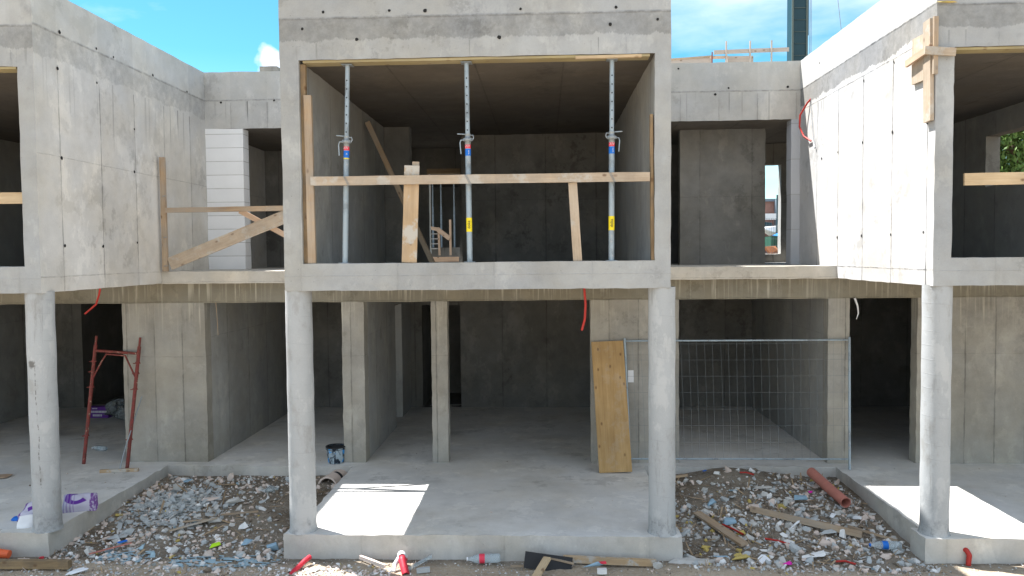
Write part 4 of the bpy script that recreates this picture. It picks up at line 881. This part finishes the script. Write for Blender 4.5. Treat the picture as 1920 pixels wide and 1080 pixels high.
lump('foam_block', 'pale blue foam block in the middle of the right pit behind the long timber', 'foam block', L_(3.38, 1.66, .06), (.22, .15, .13), 'foam_blue', BRK, -.4, .2, 4)
lump('foam_block', 'pale blue foam crumbs behind the blue block in the right pit', 'foam block', L_(2.22, 1.62, .05), (.18, .13, .11), 'foam_blue', LUMP, .7, .3, 5)
lump('foam_block', 'small blue foam piece at the front of the left pit near the rust red strip', 'foam block', L_(-4.62, .22, .04), (.13, .10, .07), 'tarp_blue', LUMP, .7, .3, 6)
lump('lime_scrap', 'bright lime green plastic scrap in the left pit', 'plastic scrap', L_(-3.80, .26, .045), (.15, .10, .05), 'lime', FLAT, .5, .35, 1)
lump('slab_piece', 'flat grey slab piece in the middle of the left pit', 'slab piece', L_(-4.12, 1.06, .045), (.20, .13, .09), 'rb_grey', BRK, .1, .1, 0)
lump('slab_piece', 'long slate grey slab piece at the front left of the left pit', 'slab piece', L_(-5.08, .52, .045), (.26, .15, .06), 'rb_slate', FLAT, .1, .15, 3)
lump('slab_piece', 'pinkish flat slab piece beside the shard heap', 'slab piece', L_(-4.45, 1.66, .05), (.22, .14, .09), 'rb_pink', FLAT, .1, .2, 4)
lump('slab_piece', 'rounded grey concrete lump right of the pinkish slab', 'concrete lump', L_(-4.10, 1.58, .06), (.20, .14, .14), 'rb_grey', LUMP, .5, .2, 5)
lump('slab_piece', 'grey concrete lump in the far left corner of the left pit', 'concrete lump', L_(-5.10, 2.08, .06), (.15, .12, .15), 'rb_grey', BRK, .5, .1, 6)
lump('slab_piece', 'bluish plastic wrapped piece in the far corner of the left pit', 'plastic scrap', L_(-5.08, 2.38, .06), (.19, .12, .09), 'foam_blue', FLAT, -.5, .3, 7)
lump('slab_piece', 'wide pale grey slab piece on the mound of the right pit', 'slab piece', L_(3.02, 2.05, .05), (.30, .13, .06), 'rb_grey', FLAT, -.25, .25, 8)
lump('slab_piece', 'grey brick standing upright in the middle of the right pit', 'brick', L_(3.14, 1.50, .07), (.08, .07, .19), 'rb_grey', BRK, .2, .05, 2)
lump('slab_piece', 'beige plaster lump in the right pit behind the long timber', 'plaster lump', L_(2.70, 1.42, .05), (.20, .14, .10), 'rb_pink', LUMP, .2, .2, 9)
lump('slab_piece', 'grey slab piece right of the white sheet in the right pit', 'slab piece', L_(3.42, .74, .05), (.22, .14, .07), 'rb_slate', FLAT, .2, .25, 10)
lump('white_sheet', 'folded white sheet standing against the long timber in the right pit', 'sheet', (3.06, .86, hn(3.06, .86)+.10), (.19, .05, .17), 'white', FLAT, .2, 1.2, 11)
lump('white_sheet', 'white torn board at the right pit front beside the magenta scrap', 'sheet', L_(2.44, -.02, .03), (.20, .15, .05), 'white', FLAT, .9, .3, 12)
lump('white_sheet', 'large white torn sheet at the right pit front', 'sheet', L_(3.02, .10, .04), (.30, .16, .05), 'rb_white', FLAT, .1, .2, 13)
lump('white_sheet', 'white crumpled paper at the bottom left beside the dirty timber', 'paper', L_(-5.02, -.44, .03), (.26, .12, .06), 'white', FLAT, .5, .2, 2)
lump('white_sheet', 'white strip leaning at the front left of the right pit', 'sheet', L_(1.98, .02, .04), (.24, .07, .05), 'foam_blue', FLAT, -.8, .3, 5)
lump('magenta_scrap', 'magenta plastic scrap at the front edge of the right pit', 'plastic scrap', L_(2.68, -.10, .03), (.12, .07, .06), 'magenta', LUMP, .3, .2, 3)
lump('magenta_scrap', 'small magenta plastic scrap beside the dusty orange pipe', 'plastic scrap', L_(3.62, 2.0, .05), (.08, .06, .06), 'magenta', LUMP, .3, .2, 4)
lump('foam_heap', 'yellow foam crumbs at the front edge of the right pit', 'foam', L_(2.20, .02, .03), (.24, .12, .07), 'yellow', LUMP, .3, .1, 5)
lump('foam_heap', 'mustard foam crumb at the front of the left pit', 'foam', L_(-4.15, -.02, .02), (.11, .07, .05), 'yellow', LUMP, .3, .1, 6)
lump('foam_heap', 'yellow insulation clump behind the dusty orange pipe', 'foam', L_(3.98, 2.3, .05), (.16, .13, .10), 'yellow', LUMP, .3, .1, 7)
lump('pink_chunk', 'white pinkish plaster lumps beside the bright orange pipe end', 'plaster lump', L_(-5.78, -.22, .04), (.30, .14, .10), 'rb_pink', LUMP, .3, .1, 8)
lump('red_scrap', 'small dark red cap beside the left plinth', 'cap', L_(-5.62, -.10, .03), (.06, .05, .06), 'conduit_pk', LUMP, .3, .1, 9)
lump('blue_card', 'bright blue card strip in the left pit beside the slate slab', 'card', L_(-4.93, .34, .05), (.13, .08, .03), 'blue_st', FLAT, .4, .2, 9)
lump('blue_card', 'tiny blue card at the back left of the right pit', 'card', L_(2.34, 2.66, .04), (.08, .05, .04), 'blue_st', FLAT, .4, .2, 9)
lump('blue_bag', 'crumpled pale blue bag on the ground under the muddy timber', 'bag', (.56, -.27, -.20), (.26, .10, .09), 'foam_blue', LUMP, .1, .1, 10)
lump('red_label', 'small red and white packet on the pale blue bag', 'packet', (.66, -.32, -.165), (.11, .03, .06), 'red_st', BRK, .0, .1, 1)
lump('mortar_lumps', 'small heap of dried mortar at the end of the muddy timber', 'mortar heap', (1.27, -.24, -.22), (.13, .10, .12), 'rb_grey', LUMP, .1, .1, 11)
lump('sand_heap', 'low heap of pale sand at the right corner of the central terrace', 'sand heap', (1.66, -.08, -.275), (.60, .30, .16), 'rb_grey', LUMP, .1, .0, 12)
lump('white_packet', 'white printed packet lying near the right terrace edge', 'packet', L_(3.92, 1.18, .05), (.14, .08, .06), 'white', BRK, -.7, .2, 3)
lump('white_packet', 'crushed white and red packet in the right pit behind the bottle', 'packet', L_(3.62, 1.18, .05), (.14, .09, .06), 'white', BRK, 1.0, .2, 4)
lump('black_bag', 'wrinkled grey plastic bag in the right pit right of the white sheet', 'bag', L_(3.36, 1.10, .05), (.34, .20, .08), 'rb_slate', LUMP, .3, .2, 6)
lump('grey_bag', 'crumpled grey plastic bag at the back right of the left pit', 'bag', L_(-3.76, 2.10, .06), (.24, .17, .12), 'film', LUMP, .3, .2, 7)
for i, (a, b, lab) in enumerate((((2.82, 2.56, .03), (3.0, 2.50, .03), 'short red conduit piece on top of the brown mound'), ((2.22, .98, .05), (2.40, .70, .04), 'red conduit piece beside the blue foam block in the right pit'),
        ((2.62, .58, .04), (2.86, .42, .03), 'red conduit piece at the centre of the right pit'), ((3.20, -.05, .03), (3.40, -.10, .03), 'dark red conduit piece at the front edge of the right pit'))):
    cyl('conduit_piece', lab, 'conduit piece', [P_(*a), P_((a[0]+b[0])/2, (a[1]+b[1])/2+.02, .04), P_(*b)], .012, 'conduit', .8, 10)
T('paper_label', 'small torn white label on the wall behind the left end of the mesh fence', 'label', (1.335, 3.034, 1.21), (1.335, 3.034, 1.39), .085, .004, 'white', wdir=(1, 0, 0))
lump('foam_bead', 'yellow expanding foam bead on the upper corner of the right box', 'foam bead', (4.32, -.01, 5.735), (.20, .05, .045), 'yellow', LUMP, 0, 0, 2)
# crumpled blue sheet pieces at the front of the left pit
def sheet(name, label, cx, cy_, w, h, mat, seed):
    mb = MB(); nx_, ny_ = 30, 14; vs = []
    for j in range(ny_+1):
        for i in range(nx_+1):
            u, v = i/nx_*2-1, j/ny_*2-1; x = cx+u*w/2*(1+.25*noise.noise(Vector((v*2, seed, 0)))); y = cy_+v*h/2*(1+.35*noise.noise(Vector((u*3, seed, 5))))
            vs.append((x, y, hn(x, y)+.010+.016*noise.noise(Vector((x*9, y*9, seed)))))
    fs = [(j*(nx_+1)+i, j*(nx_+1)+i+1, (j+1)*(nx_+1)+i+1, (j+1)*(nx_+1)+i) for j in range(ny_) for i in range(nx_) if noise.noise(Vector((i*.25, j*.4, seed*3))) >-.02]
    mb.add(vs, fs, 0, True); meta(mb.build(name, M[mat]), label, 'plastic sheet')
sheet('plastic_sheet', 'torn blue plastic sheet lying at the front of the left pit near the terrace corner', -3.55, -.10, 1.15, .30, 'tarp_blue', 1)
sheet('plastic_sheet', 'dull blue plastic sheet at the front left of the left pit', -4.72, .02, .55, .28, 'tarp_blue', 2)
# ================================================================= BEHIND THE BUILDING
rb = thing('roof_barrier', 'timber formwork and guard rail on the roof behind the right recess', 'roof barrier', (3.5, 7.0, 5.5))
board('guard_board', (3.40, 7.0, 7.02), (4.84, 7.0, 7.05), .075, .03, 'wood_grey', parent=rb)
board('guard_board', (3.34, 7.03, 6.93), (3.68, 7.03, 6.93), .05, .03, 'wood_pink', parent=rb)
for x in (3.62, 4.08, 4.49): board('post', (x, 6.97, 5.5), (x+.01, 6.97, 7.22), .026, .03, 'wood_grey', wdir=(1, 0, 0), parent=rb)
board('form_panel', (3.68, 7.1, 6.85), (4.18, 7.1, 6.85), .22, .04, 'wood_grey', parent=rb)
board('form_panel', (2.4, 7.15, 6.80), (3.40, 7.15, 6.86), .22, .04, 'wood_grey', parent=rb); board('panel_edge', (2.4, 7.13, 6.92), (3.40, 7.13, 6.975), .03, .05, 'wood_old', parent=rb)
board('stake', (3.355, 6.98, 5.5), (3.36, 6.98, 7.02), .02, .02, 'rust', wdir=(1, 0, 0), parent=rb)
cr = thing('crane_mast', 'dark teal telescopic crane mast rising behind the right recess', 'crane', (12.35, 30, 3))
f = MB(); f.box(11.97, 12.70, 29.7, 30.5, 3, 42); f.build('mast', M['crane'], cr)
f = MB(); f.box(11.95, 12.03, 29.66, 29.72, 3, 42.02); f.box(12.62, 12.70, 29.66, 29.72, 3, 42.02); f.build('edge_strip', M['crane_seam'], cr)
f = MB()
for k in range(60): f.box(12.05, 12.60, 29.67, 29.695, 12.5+k*.56, 12.516+k*.56, mat=None, jit=.008)
f.build('weld_seam', M['crane_seam'], cr)
f = MB(); f.tube([(12.76, 29.9, 13.5), (12.76, 29.9, 42)], .055, 10); f.build('ram', M['crane'], cr)
cyl('crane_cable', 'pair of thin crane cables beside the mast', 'cable', [(12.90, 30, 3), (12.92, 30, 42)], .014, 'steel_dk', None, 6)
cyl('crane_cable', 'thin outer crane cable right beside the pair', 'cable', [(12.96, 30, 3), (12.99, 30, 42)], .010, 'steel_dk', None, 6)
cyl('hanging_cable', 'single thin cable slanting against the sky above the sunlit wall', 'cable', [(14.60, 30, 12.0), (14.20, 30, 15.3), (13.4, 30, 24)], .014, 'steel_dk', None, 6)
# shell seen through the far opening of the central room
sh = thing('neighbour_shell', 'dark concrete shell seen through the far opening of the central room', 'building', (-2.5, 14, 2.9))
solid('shell', [(-7, 1.5, 18, 18.3, 2.8, 5.9), (-7, 1.5, 12.3, 18.3, 5.45, 5.9), (-7, -6.7, 12.3, 18, 2.8, 5.5), (1.2, 1.5, 12.3, 18, 2.8, 5.5), (-7, 1.5, 12.25, 18, 2.7, 3.33)], M['inner'], [], .6, sh)
bs = thing('stair_barrier', 'light timber stair railing beyond the far opening of the central room', 'stair railing', (-2.7, 12, 3.1))
for (x0, z0, x1, z1) in ((-2.95, 3.10, -2.94, 5.1), (-2.70, 3.12, -2.72, 3.86), (-2.408, 3.12, -2.408, 4.06)): board('post', (x0, 12.0, z0), (x1, 12.0, z1), .055, .04, 'wood_pink', wdir=(1, 0, 0), parent=bs)
board('rail', (-2.96, 11.96, 3.85), (-2.70, 11.96, 3.80), .09, .03, 'wood_pink', parent=bs); board('rail', (-2.72, 11.96, 3.79), (-2.42, 11.96, 3.56), .12, .03, 'wood_pink', parent=bs)
for k in range(4): board('step', (-2.94, 12.1, 3.3+k*.13), (-2.74, 12.1, 3.3+k*.13), .02, .15, 'rb_grey', parent=bs)
sp = None
for i, x in enumerate((-3.15, -2.91, -2.53)):
    mb = MB(); mb.tube([(0, 0, 0), (0, 0, 1.2)], .03, 8); mb.tube([(0, 0, 1.2), (0, 0, 2.1)], .022, 8)
    if sp is None: sp = mb.build('distant_prop', M['steel'], loc=(x, 14, 3.33)); o = sp
    else: o = sp.copy(); C.link(o); o.location = (x, 14, 3.33)
    meta(o, ('leftmost', 'middle', 'rightmost')[i]+' of the thin steel props beyond the far opening of the central room', 'steel prop', 'distant steel props')
T('opening_head_board', 'pale board across the head of the far opening of the central room', 'board', (-2.27, 7.10, 4.80), (-1.60, 7.10, 4.80), .10, .04, 'wood_cem')
T('loose_boards', 'loose fresh boards lying on the floor behind the central room', 'board', (-3.0, 11.0, 3.02), (-2.1, 11.2, 3.02), .12, .04, 'wood_pink')
# yard seen through the slot window
gb = thing('brick_shed', 'long low brick building far behind seen through the slot window', 'building', (14, 38, 3))
f = MB(); f.box(9, 19, 38, 43, 3, 6.1); f.build('brick_wall', M['brick'], gb); f = MB(); f.box(8.8, 19.2, 37.8, 43.2, 6.1, 6.25); f.build('roof', M['bluegrey'], gb)
f = MB(); f.box(13.55, 14.9, 37.2, 37.9, 3, 6.2); f.build('grey_annex', M['bluegrey'], gb)
f = MB(); f.box(11, 13.6, 37.0, 37.4, 5.0, 5.35); f.build('white_awning', M['white'], gb)
cyl('yard_pole', 'thin dark pole above the far brick building', 'pole', [(13.05, 35.5, 3), (13.05, 35.5, 6.3)], .09, 'crane', None, 8)
ct = thing('green_container', 'dark green skip in the yard seen through the slot window', 'skip', (13.2, 35, 3.1))
f = MB(); f.box(12.3, 14.6, 34.2, 35.4, 3.25, 3.98)
for k in range(7): f.box(12.35+k*.3, 12.40+k*.3, 34.12, 34.2, 3.25, 3.96)
f.build('bin', M['green'], ct); f = MB(); f.box(12.45, 14.4, 34.3, 35.3, 3.0, 3.25); f.build('skid', M['black'], ct)
lump('blue_tarpaulin', 'bright blue tarpaulin heaped on the green skip', 'tarpaulin', (13.0, 34.7, 4.08), (.9, .8, .55), 'tarp', LUMP, .1, 0, 2)
lump('white_tarpaulin', 'white tarpaulin arched over goods behind the green skip', 'tarpaulin', (12.75, 35.9, 4.35), (1.35, .8, .95), 'white', LUMP, .1, 0, 3)
lump('dark_stack', 'dark stacked goods behind the white tarpaulin', 'stack', (12.7, 36.9, 4.6), (1.2, .6, 1.3), 'crane', BRK, .0, 0, 3)
lump('earth_pile', 'small pile of orange earth outside the slot window', 'earth pile', (12.1, 33.5, 3.15), (.9, .9, 1.1), 'rustpile', LUMP, .4, 0, 4)
f = MB()
for k in range(26): f.tube([(11.5+k*.12, 33, 3.0), (11.5+k*.12, 33, 4.9)], .006, 4)
for k in range(6): f.tube([(11.5, 33, 3.1+k*.36), (14.5, 33, 3.1+k*.36)], .006, 4)
meta(f.build('yard_fence', M['wire']), 'thin wire fence in the yard behind the slot window', 'fence')
# ---------------------------------------------------------------- tree behind the right box
def tree(loc, h, rad, n, label):
    t = thing('leafy_tree', label, 'tree', loc); b = Vector(loc)
    f = MB(); tops = []
    f.tube([b, b+Vector((.1, 0, h*.35)), b+Vector((-.1, .1, h*.7)), b+Vector((0, 0, h*.95))], [.22, .17, .1, .03], 10)
    for k in range(16):
        a = random.uniform(0, 6.28); z = h*random.uniform(.3, .85); e = b+Vector((math.cos(a)*rad*random.uniform(.5, .95), math.sin(a)*rad*random.uniform(.5, .95), z+random.uniform(.1, .9)))
        s_ = b+Vector((0, 0, z*.8)); f.tube([s_, s_.lerp(e, .5)+Vector((0, 0, .15)), e], [.07, .045, .015], 6); tops += [e, s_.lerp(e, .6)]
    f.build('trunk', M['bark'], t)
    cl = [p+Vector([random.gauss(0, .5) for _ in range(3)]) for p in tops for _ in range(3)]
    mb = MB()
    for k in range(n):
        c = random.choice(cl); p = c+Vector([random.gauss(0, .34) for _ in range(3)])
        s_ = random.uniform(.05, .10); R = Matrix(rotm(random.uniform(0, 6.3), random.uniform(0, 6.3), random.uniform(0, 6.3)).tolist())
        mb.add([p+R @ Vector(q)*s_ for q in ((-1, 0, 0), (0, -.55, .1), (1, 0, 0), (0, .55, .1))], [(0, 1, 2, 3)])
    mb.build('crown', M['leaf'], t)
tree((14.8, 16.5, 2.9), 5.6, 2.8, 20000, 'leafy green tree behind the window of the right upper box')
